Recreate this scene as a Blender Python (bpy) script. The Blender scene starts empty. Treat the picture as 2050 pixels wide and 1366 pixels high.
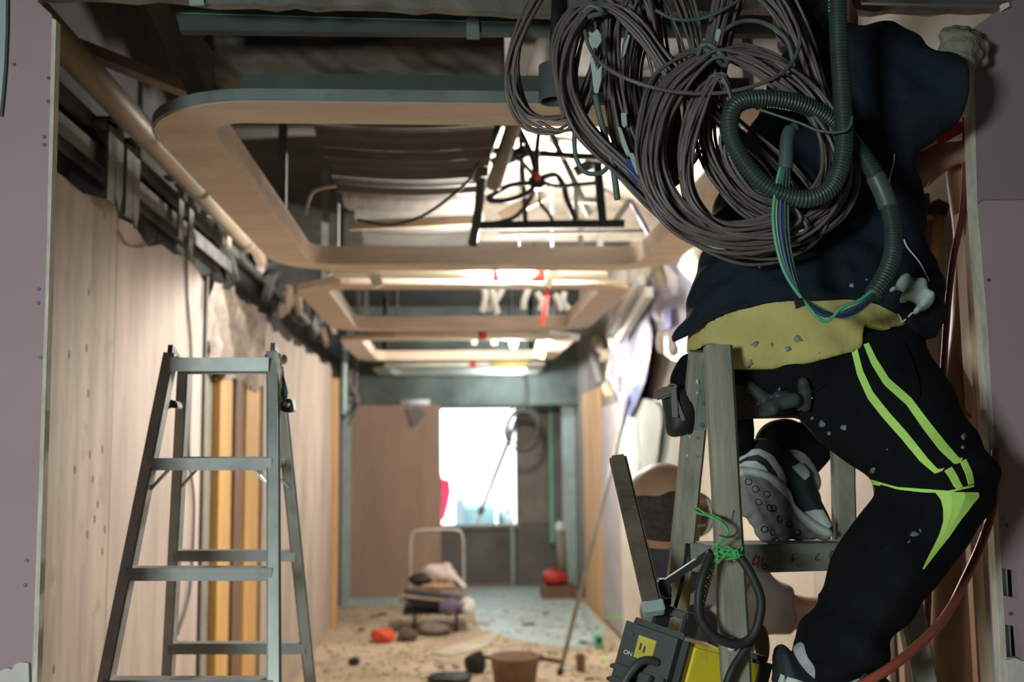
import bpy, bmesh, math, random
import numpy as np
from mathutils import Vector, Matrix
from mathutils.bvhtree import BVHTree

random.seed(7)
rng = np.random.RandomState(11)
SC = bpy.context.scene
COL = SC.collection

# ------------------------------------------------------------------ camera
W, H = 2050.0, 1366.0
FPX = 2077.0
CAMZ = 1.6
YAW, PITCH, ROLL = math.radians(3.49), math.radians(6.07), math.radians(0.6)
_f = Vector((math.sin(YAW)*math.cos(PITCH), math.cos(YAW)*math.cos(PITCH), math.sin(PITCH)))
_r0 = Vector((math.cos(YAW), -math.sin(YAW), 0))
_u0 = _r0.cross(_f)
_r = _r0*math.cos(ROLL) - _u0*math.sin(ROLL)
_u = _u0*math.cos(ROLL) + _r0*math.sin(ROLL)
CAM = Vector((0, 0, CAMZ))
cd = bpy.data.cameras.new('camera')
cam = bpy.data.objects.new('camera', cd)
COL.objects.link(cam)
m4 = Matrix((( _r.x, _u.x, -_f.x, CAM.x), (_r.y, _u.y, -_f.y, CAM.y), (_r.z, _u.z, -_f.z, CAM.z), (0, 0, 0, 1)))
cam.matrix_world = m4
cd.sensor_width = 36.0
cd.lens = 36.0*FPX/W
cd.clip_start = 0.05
cd.clip_end = 300
cd.dof.use_dof = True
cd.dof.focus_distance = 1.93
cd.dof.aperture_fstop = 3.0
SC.camera = cam

# ------------------------------------------------------------------ world, lights, exposure
SC.view_settings.view_transform = 'Standard'
SC.view_settings.look = 'None'
SC.view_settings.gamma = 1.0
SC.view_settings.exposure = 0.0
SC.view_settings.use_curve_mapping = False
wd = bpy.data.worlds.new('world'); SC.world = wd
wd.use_nodes = True
wd.node_tree.nodes['Background'].inputs[0].default_value = (0.93, 0.97, 1.0, 1)
wd.node_tree.nodes['Background'].inputs[1].default_value = 3.5


def ray(px, py):
    return (_f + _r*((px-W/2)/FPX) - _u*((py-H/2)/FPX))

def P(px, py, y):
    d = ray(px, py); return CAM + d*(y/d.y)

def PX(px, py, x):
    d = ray(px, py); return CAM + d*(x/d.x)

def PZ(px, py, z):
    d = ray(px, py); return CAM + d*((z-CAMZ)/d.z)

def px_of(p):
    v = Vector(p)-CAM
    k = v.dot(_f)
    return (W/2+FPX*v.dot(_r)/k, H/2-FPX*v.dot(_u)/k)

def mpp(y):          # metres per pixel near world depth y
    return y/FPX

def area_light(name, loc, target, sx, sy, power, col, spread=180):
    l = bpy.data.lights.new(name, 'AREA'); l.shape = 'RECTANGLE'; l.size = sx; l.size_y = sy
    l.energy = power; l.color = col; l.spread = math.radians(spread)
    o = bpy.data.objects.new(name, l); COL.objects.link(o); o.location = loc
    o.rotation_euler = (Vector(target)-Vector(loc)).to_track_quat('-Z', 'Y').to_euler()
    return o

def point_light(name, loc, power, col, radius=0.05):
    l = bpy.data.lights.new(name, 'POINT'); l.energy = power; l.color = col; l.shadow_soft_size = radius
    o = bpy.data.objects.new(name, l); COL.objects.link(o); o.location = loc
    return o

# unseen front room light (behind the camera) and work lamps along the corridor
area_light('front_room_lamp', (-1.25, -0.55, 1.75), (0.5, 2.0, 0.75), 0.45, 0.35, 35, (0.88, 1.0, 0.95), 150)
LAMP1 = P(1122, 314, 4.95)
LAMP2 = P(1040, 548, 5.1)
LAMP3 = P(1028, 686, 8.4)
LAMP4 = P(1020, 735, 11.2)
point_light('disc_lamp_light', LAMP1 + Vector((0, -0.02, -0.06)), 17, (1.0, 0.93, 0.79), 0.06)
point_light('bulb_light', LAMP2 + Vector((0.0, -0.055, 0.025)), 250, (1.0, 0.95, 0.88), 0.04)
point_light('bulb_light', LAMP3 + Vector((0, 0, -0.1)), 150, (1.0, 0.91, 0.80), 0.05)
point_light('bulb_light', LAMP4 + Vector((0, 0, -0.1)), 28, (0.9, 0.97, 1.0), 0.05)

# ------------------------------------------------------------------ materials
MATS = {}
def mat(name, col, rough=0.7, metal=0.0, scale=8.0, amt=0.25, bump=0.0, stretch=(1, 1, 1), dark=None, fine=0.0, spec=0.4, dirt=0.0, dirtcol=(0.1, 0.09, 0.08), coord='Object', sheen=0.0, bscale=None):
    """procedural material: two noise octaves vary the base colour, optional speckle dirt and bump"""
    if name in MATS: return MATS[name]
    m = bpy.data.materials.new(name); m.use_nodes = True
    nt = m.node_tree; N = nt.nodes; L = nt.links
    b = N['Principled BSDF']
    b.inputs['Roughness'].default_value = rough
    b.inputs['Metallic'].default_value = metal
    b.inputs['Specular IOR Level'].default_value = spec
    tc = N.new('ShaderNodeTexCoord'); mp = N.new('ShaderNodeMapping')
    mp.inputs['Scale'].default_value = stretch
    L.new(tc.outputs[coord], mp.inputs[0])
    n1 = N.new('ShaderNodeTexNoise'); n1.inputs['Scale'].default_value = scale
    n1.inputs['Detail'].default_value = 6; n1.inputs['Roughness'].default_value = 0.6
    L.new(mp.outputs[0], n1.inputs['Vector'])
    rp = N.new('ShaderNodeValToRGB')
    d = dark if dark else tuple(c*(1-amt) for c in col)
    l = tuple(min(1, c*(1+amt*0.6)) for c in col)
    rp.color_ramp.elements[0].position = 0.30; rp.color_ramp.elements[0].color = (*d, 1)
    rp.color_ramp.elements[1].position = 0.70; rp.color_ramp.elements[1].color = (*l, 1)
    L.new(n1.outputs['Fac'], rp.inputs[0])
    out = rp.outputs[0]
    if dirt > 0:
        n2 = N.new('ShaderNodeTexNoise'); n2.inputs['Scale'].default_value = scale*2.3; n2.inputs['Detail'].default_value = 8
        L.new(tc.outputs[coord], n2.inputs['Vector'])
        r2 = N.new('ShaderNodeValToRGB')
        r2.color_ramp.elements[0].position = 0.66-0.2*dirt; r2.color_ramp.elements[0].color = (0, 0, 0, 1)
        r2.color_ramp.elements[1].position = 0.72; r2.color_ramp.elements[1].color = (1, 1, 1, 1)
        L.new(n2.outputs['Fac'], r2.inputs[0])
        mx = N.new('ShaderNodeMix'); mx.data_type = 'RGBA'
        mul = N.new('ShaderNodeMath'); mul.operation = 'MULTIPLY'; mul.inputs[1].default_value = min(1, dirt*1.5)
        L.new(r2.outputs[0], mul.inputs[0]); L.new(mul.outputs[0], mx.inputs['Factor'])
        L.new(out, mx.inputs['A']); mx.inputs['B'].default_value = (*dirtcol, 1)
        out = mx.outputs['Result']
    L.new(out, b.inputs['Base Color'])
    if bump > 0:
        nb = N.new('ShaderNodeTexNoise'); nb.inputs['Scale'].default_value = bscale or scale*3; nb.inputs['Detail'].default_value = 5
        L.new(mp.outputs[0], nb.inputs['Vector'])
        bp = N.new('ShaderNodeBump'); bp.inputs['Strength'].default_value = bump; bp.inputs['Distance'].default_value = 0.01
        L.new(nb.outputs['Fac'], bp.inputs['Height']); L.new(bp.outputs[0], b.inputs['Normal'])
    if sheen > 0:
        b.inputs['Sheen Weight'].default_value = sheen
    MATS[name] = m
    return m

def emit(name, col, strength):
    if name in MATS: return MATS[name]
    m = bpy.data.materials.new(name); m.use_nodes = True
    b = m.node_tree.nodes['Principled BSDF']
    b.inputs['Base Color'].default_value = (*col, 1)
    b.inputs['Emission Color'].default_value = (*col, 1); b.inputs['Emission Strength'].default_value = strength
    MATS[name] = m; return m

def glass(name, col, rough=0.1, alpha=0.5):
    if name in MATS: return MATS[name]
    m = mat(name, col, rough, scale=6, amt=0.1); m.node_tree.nodes['Principled BSDF'].inputs['Alpha'].default_value = alpha
    return m

# ------------------------------------------------------------------ tagging
def tag(o, label=None, cat=None, group=None, kind=None):
    if label: o['label'] = label
    if cat: o['category'] = cat
    if group: o['group'] = group
    if kind: o['kind'] = kind
    return o

def thing(name, label, cat, loc=(0, 0, 0), group=None):
    o = bpy.data.objects.new(name, None); COL.objects.link(o)
    o.empty_display_size = 0.05
    o.location = loc
    return tag(o, label, cat, group)

def link_mesh(name, me, material, parent=None, smooth=False):
    o = bpy.data.objects.new(name, me); COL.objects.link(o)
    if material: me.materials.append(material)
    if smooth:
        for p in me.polygons: p.use_smooth = True
    if parent:
        o.parent = parent
        base = parent
        off = Vector((0, 0, 0))
        while base is not None:
            off += base.location; base = base.parent
        # meshes are built in world coordinates: undo the parents' offset
        me.transform(Matrix.Translation(-off))
    return o

def recenter(o):
    """put a top-level mesh object's origin at the bottom centre of its geometry"""
    me = o.data
    co = np.empty(len(me.vertices)*3); me.vertices.foreach_get('co', co); co = co.reshape(-1, 3)
    c = Vector(((co[:, 0].min()+co[:, 0].max())/2, (co[:, 1].min()+co[:, 1].max())/2, co[:, 2].min()))
    me.transform(Matrix.Translation(-c)); o.location = c
    return o

# ------------------------------------------------------------------ mesh builder
def catmull(pts, n=8, closed=False):
    pts = [Vector(p) for p in pts]
    out = []
    L = len(pts)
    segs = L if closed else L-1
    for i in range(segs):
        if closed:
            p0, p1, p2, p3 = pts[(i-1) % L], pts[i], pts[(i+1) % L], pts[(i+2) % L]
        else:
            p0, p1, p2, p3 = pts[max(i-1, 0)], pts[i], pts[i+1], pts[min(i+2, L-1)]
        for k in range(n):
            t = k/n; t2 = t*t; t3 = t2*t
            out.append(0.5*((2*p1)+(p2-p0)*t+(2*p0-5*p1+4*p2-p3)*t2+(3*p1-p0-3*p2+p3)*t3))
    if not closed: out.append(pts[-1])
    return out

class MB:
    def __init__(s): s.v = []; s.f = []
    def add(s, vs, fs):
        o = len(s.v); s.v += [tuple(v) for v in vs]; s.f += [tuple(i+o for i in f) for f in fs]
    def box(s, c, size, rot=None):
        hx, hy, hz = size[0]/2, size[1]/2, size[2]/2
        vs = [Vector((x, y, z)) for x in (-hx, hx) for y in (-hy, hy) for z in (-hz, hz)]
        if rot: vs = [rot @ v for v in vs]
        c = Vector(c)
        s.add([c+v for v in vs], [(0, 1, 3, 2), (4, 6, 7, 5), (0, 4, 5, 1), (2, 3, 7, 6), (0, 2, 6, 4), (1, 5, 7, 3)])
        return s
    def span(s, a, b):
        a = Vector(a); b = Vector(b)
        return s.box((a+b)/2, [abs(b[i]-a[i]) for i in range(3)])
    def bar(s, p0, p1, w, h, up=(0, 1, 0)):
        """rectangular bar: w along side, h along 'up'"""
        p0 = Vector(p0); p1 = Vector(p1); d = (p1-p0).normalized(); up = Vector(up)
        sd = d.cross(up).normalized(); up = sd.cross(d).normalized()
        vs = []
        for p in (p0, p1):
            for a, b in ((-1, -1), (1, -1), (1, 1), (-1, 1)):
                vs.append(p + sd*(a*w/2) + up*(b*h/2))
        s.add(vs, [(3, 2, 1, 0), (4, 5, 6, 7), (0, 1, 5, 4), (1, 2, 6, 5), (2, 3, 7, 6), (3, 0, 4, 7)])
        return s
    def tube(s, pts, r, n=8, closed=False, flat=None):
        pts = [Vector(p) for p in pts]; L = len(pts)
        rs = r if isinstance(r, (list, tuple, np.ndarray)) else [r]*L
        T = []
        for i in range(L):
            a = pts[(i-1) % L] if (closed or i > 0) else pts[i]
            b = pts[(i+1) % L] if (closed or i < L-1) else pts[i]
            d = b-a
            T.append(d.normalized() if d.length > 1e-9 else Vector((0, 0, 1)))
        up = Vector((0, 0, 1)) if abs(T[0].z) < 0.9 else Vector((1, 0, 0))
        u = (up - T[0]*up.dot(T[0])).normalized()
        vs = []
        for i in range(L):
            u = (u - T[i]*u.dot(T[i]))
            u = u.normalized() if u.length > 1e-6 else T[i].orthogonal().normalized()
            w = T[i].cross(u)
            for k in range(n):
                a = 2*math.pi*k/n
                vs.append(pts[i] + (u*math.cos(a)+w*math.sin(a))*rs[i])
        fs = []
        for i in range(L if closed else L-1):
            j = (i+1) % L
            for k in range(n):
                k2 = (k+1) % n
                fs.append((i*n+k, i*n+k2, j*n+k2, j*n+k))
        if not closed:
            fs.append(tuple(range(n-1, -1, -1))); fs.append(tuple((L-1)*n+k for k in range(n)))
        s.add(vs, fs); return s
    def prism(s, poly, ext):
        poly = [Vector(p) for p in poly]; n = len(poly); ext = Vector(ext)
        s.add(poly+[p+ext for p in poly], [tuple(range(n-1, -1, -1)), tuple(range(n, 2*n))]+[(i, (i+1) % n, n+(i+1) % n, n+i) for i in range(n)])
        return s
    def pprism(s, pts, y, t):
        return s.prism([P(a, b, y) for a, b in pts], (0, t, 0))
    def lathe(s, prof, c, n=24, axis=(0, 0, 1)):
        q = Vector((0, 0, 1)).rotation_difference(Vector(axis)); c = Vector(c)
        vs = []; m = len(prof)
        for i in range(n):
            a = 2*math.pi*i/n
            for r, z in prof: vs.append(c + q @ Vector((r*math.cos(a), r*math.sin(a), z)))
        fs = []
        for i in range(n):
            j = (i+1) % n
            for k in range(m-1): fs.append((i*m+k, j*m+k, j*m+k+1, i*m+k+1))
        s.add(vs, fs); return s
    def ell(s, c, r, n=12, rot=None):
        c = Vector(c); vs = []; fs = []
        m = n
        for i in range(m+1):
            th = math.pi*i/m
            for k in range(2*n):
                a = math.pi*k/n
                v = Vector((r[0]*math.sin(th)*math.cos(a), r[1]*math.sin(th)*math.sin(a), r[2]*math.cos(th)))
                if rot: v = rot @ v
                vs.append(c+v)
        for i in range(m):
            for k in range(2*n):
                k2 = (k+1) % (2*n)
                fs.append((i*2*n+k, (i+1)*2*n+k, (i+1)*2*n+k2, i*2*n+k2))
        s.add(vs, fs); return s
    def build(s, name, material, parent=None, smooth=False, bevel=0.0, clean=True):
        me = bpy.data.meshes.new(name)
        bm = bmesh.new()
        vv = [bm.verts.new(v) for v in s.v]
        for f in s.f:
            try: bm.faces.new([vv[i] for i in f])
            except ValueError: pass
        bmesh.ops.remove_doubles(bm, verts=bm.verts, dist=1e-6)
        bmesh.ops.recalc_face_normals(bm, faces=bm.faces)
        if bevel > 0:
            es = [e for e in bm.edges if len(e.link_faces) == 2 and e.calc_face_angle(0) > 0.6]
            bmesh.ops.bevel(bm, geom=es, offset=bevel, segments=2, affect='EDGES', clamp_overlap=True)
        bm.to_mesh(me); bm.free()
        o = link_mesh(name, me, material, parent, smooth)
        if parent is None: recenter(o)
        return o

def jitter_mesh(o, amp, freq, seed=0):
    """real surface unevenness: push vertices by smooth noise"""
    me = o.data
    co = np.empty(len(me.vertices)*3); me.vertices.foreach_get('co', co); co = co.reshape(-1, 3)
    r = np.random.RandomState(seed)
    d = np.zeros_like(co)
    for k in range(5):
        q = r.randn(3, 3)*freq*(1+k*0.6); ph = r.rand(3)*6.28
        d += np.sin(co @ q + ph)/(1+k*0.5)
    co += d*amp/2.0
    me.vertices.foreach_set('co', co.ravel()); me.update()

# ------------------------------------------------------------------ implicit modelling (numpy surface nets)
def poly_sdf(X, Z, poly):
    """signed distance (inside positive) to a polygon on the x,z plane"""
    d = np.full(X.shape, 1e9); ins = np.zeros(X.shape, bool)
    n = len(poly)
    for i in range(n):
        ax, az = poly[i]; bx, bz = poly[(i+1) % n]
        ex, ez = bx-ax, bz-az
        t = np.clip(((X-ax)*ex+(Z-az)*ez)/(ex*ex+ez*ez+1e-12), 0, 1)
        d = np.minimum(d, (X-ax-t*ex)**2+(Z-az-t*ez)**2)
        c = ((az > Z) != (bz > Z)) & (X < (bx-ax)*(Z-az)/(bz-az+1e-15)+ax)
        ins ^= c
    d = np.sqrt(d)
    return np.where(ins, d, -d)

def idw(a, b, ctrl):
    num = den = 0.0
    for ca, cb, y in ctrl:
        w = 1.0/((a-ca)**2+(b-cb)**2+2500.0)**1.5
        num += w*y; den += w
    return num/den

def px_poly(pts, y, smooth=0):
    """outline points on x,z, each taken at its own distance (y: number or control list)"""
    q = [(p.x, p.z) for p in (P(a, b, y if np.isscalar(y) else idw(a, b, y)) for a, b in pts)]
    if smooth:
        c = catmull([(a, 0, b) for a, b in q], smooth, True)
        q = [(v.x, v.z) for v in c]
    return q

def smin(a, b, k):
    h = np.clip(0.5+0.5*(b-a)/k, 0, 1)
    return b*(1-h)+a*h-k*h*(1-h)

class SDF:
    def __init__(s, lo, hi, cell):
        s.lo = Vector(lo); s.cell = cell
        n = [int((hi[i]-lo[i])/cell)+2 for i in range(3)]
        ax = [lo[i]+cell*np.arange(n[i]) for i in range(3)]
        s.X, s.Y, s.Z = np.meshgrid(*ax, indexing='ij')
        s.X2, s.Z2 = s.X[:, 0, :], s.Z[:, 0, :]
        s.F = np.full(s.X.shape, 1.0)
    def inflate(s, poly, y0, R, sq=1.0, tilt=None, grow=0.0):
        """round body whose outline on x,z is poly; y0 centre depth (number or (x,z)->y control list)"""
        d = poly_sdf(s.X2, s.Z2, poly)[:, None, :]
        yc = s.depth(y0)[:, None, :] if not np.isscalar(y0) else y0
        return np.sqrt(np.maximum(R-d, 0)**2+((s.Y-yc)/sq)**2)-R-grow
    def depth(s, ctrl):
        """smooth depth field from control points [(px,py,y)...] (inverse distance weights on x,z)"""
        num = 0; den = 0
        for a, b, y in ctrl:
            p = P(a, b, y)
            w = 1.0/((s.X2-p.x)**2+(s.Z2-p.z)**2+0.0025)**1.5
            num = num+w*y; den = den+w
        return num/den
    def cap(s, a, b, ra, rb, sy=1.0):
        a = Vector(a); b = Vector(b); e = b-a
        ey = e.y/sy
        ll = e.x**2+ey**2+e.z**2+1e-12
        dx, dy, dz = s.X-a.x, (s.Y-a.y)/sy, s.Z-a.z
        t = np.clip((dx*e.x+dy*ey+dz*e.z)/ll, 0, 1)
        return np.sqrt((dx-t*e.x)**2+(dy-t*ey)**2+(dz-t*e.z)**2)-(ra+(rb-ra)*t)
    def ball(s, c, r):
        c = Vector(c); r = Vector(r)
        k = np.sqrt(((s.X-c.x)/r.x)**2+((s.Y-c.y)/r.y)**2+((s.Z-c.z)/r.z)**2)
        return (k-1)*min(r)
    def union(s, f, k=0.0):
        s.F = smin(s.F, f, k) if k > 0 else np.minimum(s.F, f)
    def folds(s, specs, mask=None):
        for amp, dirv, freq, ph, warp in specs:
            dv = Vector(dirv).normalized()
            q = s.X*dv.x+s.Y*dv.y+s.Z*dv.z
            wv = np.sin(s.X*7.1+ph)*np.cos(s.Z*6.3-ph)+np.sin((s.X+s.Z)*11+s.Y*5)*0.5
            s.F = s.F + amp*np.sin(freq*q+warp*wv+ph)*(1 if mask is None else mask)
    def mesh(s):
        F = s.F; n = F.shape; S = F < 0
        nx, ny, nz = n[0]-1, n[1]-1, n[2]-1
        acc = np.zeros((nx, ny, nz, 3)); cnt = np.zeros((nx, ny, nz))
        offs = [(0, 0, 0), (1, 0, 0), (0, 1, 0), (1, 1, 0), (0, 0, 1), (1, 0, 1), (0, 1, 1), (1, 1, 1)]
        edges = [(0, 1), (2, 3), (4, 5), (6, 7), (0, 2), (1, 3), (4, 6), (5, 7), (0, 4), (1, 5), (2, 6), (3, 7)]
        def sl(A, o): return A[o[0]:o[0]+nx, o[1]:o[1]+ny, o[2]:o[2]+nz]
        for a, b in edges:
            oa, ob = offs[a], offs[b]
            fa, fb = sl(F, oa), sl(F, ob)
            m = sl(S, oa) != sl(S, ob)
            idx = np.nonzero(m)
            if len(idx[0]) == 0: continue
            t = fa[idx]/(fa[idx]-fb[idx])
            for c in range(3):
                acc[idx[0], idx[1], idx[2], c] += oa[c]+(ob[c]-oa[c])*t
            cnt[idx] += 1
        act = np.nonzero(cnt > 0)
        vid = -np.ones((nx, ny, nz), int); vid[act] = np.arange(len(act[0]))
        V = (np.stack(act, 1)+acc[act]/cnt[act][:, None])*s.cell+np.array(s.lo)
        faces = []
        for ax in range(3):
            a1, a2 = (ax+1) % 3, (ax+2) % 3
            sl0 = [slice(None)]*3; sl1 = [slice(None)]*3
            sl0[ax] = slice(0, n[ax]-1); sl1[ax] = slice(1, n[ax])
            for q in (a1, a2): sl0[q] = slice(1, n[q]-1); sl1[q] = slice(1, n[q]-1)
            A, B = S[tuple(sl0)], S[tuple(sl1)]
            for val in (True, False):
                i = np.nonzero((A == val) & (B != val))
                if len(i[0]) == 0: continue
                c = np.stack(i, 1); c[:, a1] += 1; c[:, a2] += 1
                def g(d1, d2):
                    k = c.copy(); k[:, a1] -= d1; k[:, a2] -= d2
                    return vid[k[:, 0], k[:, 1], k[:, 2]]
                q = np.stack([g(1, 1), g(0, 1), g(0, 0), g(1, 0)], 1)
                faces.append(q if val else q[:, ::-1])
        Fq = np.concatenate(faces) if faces else np.zeros((0, 4), int)
        return V, Fq
    def build(s, name, material, parent=None, relax=2):
        V, Fq = s.mesh()
        if relax:
            e = np.concatenate([Fq[:, [0, 1]], Fq[:, [1, 2]], Fq[:, [2, 3]], Fq[:, [3, 0]]])
            for _ in range(relax):
                a = np.zeros_like(V); k = np.zeros(len(V))
                np.add.at(a, e[:, 0], V[e[:, 1]]); np.add.at(k, e[:, 0], 1)
                np.add.at(a, e[:, 1], V[e[:, 0]]); np.add.at(k, e[:, 1], 1)
                V = V*0.4+(a/np.maximum(k, 1)[:, None])*0.6
        me = bpy.data.meshes.new(name)
        me.from_pydata(V.tolist(), [], Fq.tolist())
        me.update()
        o = link_mesh(name, me, material, parent, True)
        if parent is None: recenter(o)
        o['_bvh'] = 0
        return o, BVHTree.FromPolygons([tuple(v) for v in V], [tuple(f) for f in Fq])

def ribbon_on(bvhs, edge_a, edge_b, n, lift=0.002, thick=0.0015, cross=3):
    """thin strip of cloth or paint laid on a surface: edges given as picture polylines, dropped onto the mesh"""
    def samp(poly, t):
        L = [0]
        for i in range(1, len(poly)): L.append(L[-1]+math.dist(poly[i], poly[i-1]))
        d = t*L[-1]
        for i in range(1, len(poly)):
            if d <= L[i]+1e-9:
                k = (d-L[i-1])/(L[i]-L[i-1]+1e-9)
                return (poly[i-1][0]+(poly[i][0]-poly[i-1][0])*k, poly[i-1][1]+(poly[i][1]-poly[i-1][1])*k)
        return poly[-1]
    mb = MB(); rows = []
    for i in range(n+1):
        a, b = samp(edge_a, i/n), samp(edge_b, i/n)
        row = []
        for j in range(cross+1):
            k = j/cross
            hit = drop(bvhs, a[0]+(b[0]-a[0])*k, a[1]+(b[1]-a[1])*k)
            row.append(hit)
        if any(h is None for h in row):
            if rows: rows.append(None)
            continue
        rows.append(row)
    prev = None
    for row in rows:
        if row is not None and prev is not None:
            for j in range(cross):
                q = [prev[j], prev[j+1], row[j+1], row[j]]
                top = [p+nn*lift for p, nn in q]; bot = [p+nn*(lift-thick) for p, nn in q]
                mb.add(top+bot, [(0, 1, 2, 3), (7, 6, 5, 4), (0, 4, 5, 1), (1, 5, 6, 2), (2, 6, 7, 3), (3, 7, 4, 0)])
        prev = row
    return mb

def drop(bvhs, px, py):
    d = ray(px, py).normalized(); best = None
    for b in (bvhs if isinstance(bvhs, (list, tuple)) else [bvhs]):
        loc, nrm, idx, dist = b.ray_cast(CAM, d)
        if loc is not None and (best is None or dist < best[2]):
            if nrm.dot(d) > 0: nrm = -nrm
            best = (loc, nrm, dist)
    return None if best is None else (best[0], best[1])

def text_mesh(name, s, size, material, origin, xdir, ydir, parent=None, depth=0.0008):
    c = bpy.data.curves.new(name, 'FONT'); c.body = s; c.size = size; c.extrude = depth
    c.align_x = 'CENTER'; c.align_y = 'CENTER'
    t = bpy.data.objects.new(name+'_tmp', c); COL.objects.link(t)
    dg = bpy.context.evaluated_depsgraph_get()
    me = bpy.data.meshes.new_from_object(t.evaluated_get(dg))
    bpy.data.objects.remove(t)
    x = Vector(xdir).normalized(); y = Vector(ydir); y = (y-x*y.dot(x)).normalized(); z = x.cross(y)
    o3 = Vector(origin)
    me.transform(Matrix(((x.x, y.x, z.x, o3.x), (x.y, y.y, z.y, o3.y), (x.z, y.z, z.z, o3.z), (0, 0, 0, 1))))
    me.materials.clear()
    return link_mesh(name, me, material, parent)
# ------------------------------------------------------------------ palette
M = {}
M['ply'] = mat('plywood_wall', (0.455, 0.385, 0.32), 0.75, scale=3.2, stretch=(1, 2.2, 0.35), amt=0.38, dirt=0.32, dirtcol=(0.20, 0.165, 0.13), bump=0.08)
M['ply_b'] = mat('plywood_wall_pink', (0.49, 0.405, 0.35), 0.75, scale=3.2, stretch=(1, 2.0, 0.3), amt=0.28, dirt=0.12, dirtcol=(0.28, 0.22, 0.17), bump=0.05)
M['ring_ply'] = mat('ring_plywood', (0.55, 0.445, 0.35), 0.65, scale=5, stretch=(0.4, 1.6, 3), amt=0.22, bump=0.04)
M['ring_edge'] = mat('ring_edge_greygreen', (0.22, 0.27, 0.26), 0.6, scale=6, amt=0.3, dirt=0.2)
M['board_dark'] = mat('dark_green_board', (0.075, 0.095, 0.09), 0.7, scale=5, amt=0.3, dirt=0.25, dirtcol=(0.12, 0.14, 0.13))
M['pink'] = mat('gypsum_pink', (0.41, 0.295, 0.33), 0.85, scale=4, amt=0.08, bump=0.02, dirt=0.03, dirtcol=(0.3, 0.24, 0.26))
M['pink_dark'] = mat('gypsum_mauve', (0.30, 0.23, 0.275), 0.85, scale=4, amt=0.10, bump=0.02)  # pink gypsum darkened: shadow on the upper right sheet; also a pipe
M['core'] = mat('board_core', (0.62, 0.58, 0.50), 0.9, scale=60, amt=0.25, stretch=(1, 1, 0.3))
M['plaster'] = mat('plaster_white', (0.62, 0.60, 0.58), 0.9, scale=14, amt=0.15, bump=0.3)
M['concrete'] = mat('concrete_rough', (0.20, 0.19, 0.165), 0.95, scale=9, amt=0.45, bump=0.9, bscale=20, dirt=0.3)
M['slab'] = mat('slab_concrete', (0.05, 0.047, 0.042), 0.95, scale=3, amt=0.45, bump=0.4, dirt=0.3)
M['soot'] = mat('soot_void', (0.035, 0.034, 0.032), 0.95, scale=4, amt=0.5, bump=0.3)  # near black; on the left wall it carries the void's shade
M['steel'] = mat('galvanised', (0.42, 0.44, 0.44), 0.42, metal=0.85, scale=14, amt=0.2, dirt=0.15)
M['steel_dk'] = mat('dull_track', (0.17, 0.175, 0.165), 0.6, metal=0.4, scale=10, amt=0.3, dirt=0.3)
M['teal_steel'] = mat('teal_track', (0.42, 0.55, 0.56), 0.5, metal=0.2, scale=10, amt=0.15)
M['wrap'] = mat('brown_wrap', (0.125, 0.098, 0.075), 0.6, scale=7, amt=0.35, bump=0.35, stretch=(1, 1, 2))
M['duct'] = mat('duct_wrap', (0.062, 0.052, 0.044), 0.7, scale=6, amt=0.25, bump=0.3)
M['pipe'] = mat('tan_pipe', (0.28, 0.225, 0.155), 0.5, scale=10, amt=0.25, stretch=(1, 0.2, 1), dirt=0.12)
M['floor'] = mat('floor_dusty', (0.56, 0.45, 0.315), 0.9, scale=1.8, amt=0.35, dirt=0.6, dirtcol=(0.30, 0.25, 0.20), bump=0.3)
M['film_floor'] = mat('floor_film', (0.50, 0.62, 0.60), 0.45, scale=3.5, amt=0.25, bump=0.4)
M['header'] = mat('header_grey_green', (0.15, 0.19, 0.175), 0.9, scale=3.5, amt=0.4, dirt=0.3, dirtcol=(0.10, 0.11, 0.10))
M['brownpanel'] = mat('brown_panel', (0.37, 0.265, 0.205), 0.8, scale=2.4, amt=0.18, stretch=(2, 1, 0.25))
M['greywall'] = mat('grey_wall', (0.30, 0.275, 0.245), 0.9, scale=3, amt=0.25)
M['lowwall'] = mat('lowwall', (0.19, 0.185, 0.17), 0.85, scale=3, amt=0.25)
M['white'] = mat('white_paint', (0.78, 0.79, 0.77), 0.7, scale=5, amt=0.08)
M['lumber'] = mat('yellow_lumber', (0.62, 0.37, 0.125), 0.65, scale=6, stretch=(3, 3, 0.25), amt=0.25)
M['lumber_dk'] = mat('brown_lumber', (0.20, 0.11, 0.065), 0.7, scale=6, stretch=(3, 3, 0.25), amt=0.3)
M['lumber_pale'] = mat('pale_lumber', (0.62, 0.47, 0.34), 0.7, scale=6, stretch=(3, 3, 0.2), amt=0.16)
M['orange_board'] = mat('orange_board', (0.70, 0.42, 0.20), 0.7, scale=4, stretch=(2, 2, 0.25), amt=0.2)
M['film_lav'] = mat('lavender_film', (0.28, 0.27, 0.37), 0.3, scale=4, amt=0.25, bump=0.6, bscale=9)
M['film_blue'] = mat('blue_film', (0.24, 0.28, 0.62), 0.35, scale=4, amt=0.2, bump=0.5, bscale=9)
M['insul'] = mat('insulation_grey', (0.40, 0.34, 0.29), 0.95, scale=9, amt=0.45, bump=0.9, bscale=14)
M['black'] = mat('black_rubber', (0.022, 0.024, 0.025), 0.55, scale=12, amt=0.3)
M['red'] = mat('red_plastic', (0.60, 0.045, 0.04), 0.45, scale=8, amt=0.15)
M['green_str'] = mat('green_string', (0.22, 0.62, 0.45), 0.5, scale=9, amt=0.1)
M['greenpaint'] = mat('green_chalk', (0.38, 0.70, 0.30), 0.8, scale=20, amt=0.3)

def structure(o): o['kind'] = 'structure'; return o

XL, XR, YB = -1.10, 1.41, 12.75
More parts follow.
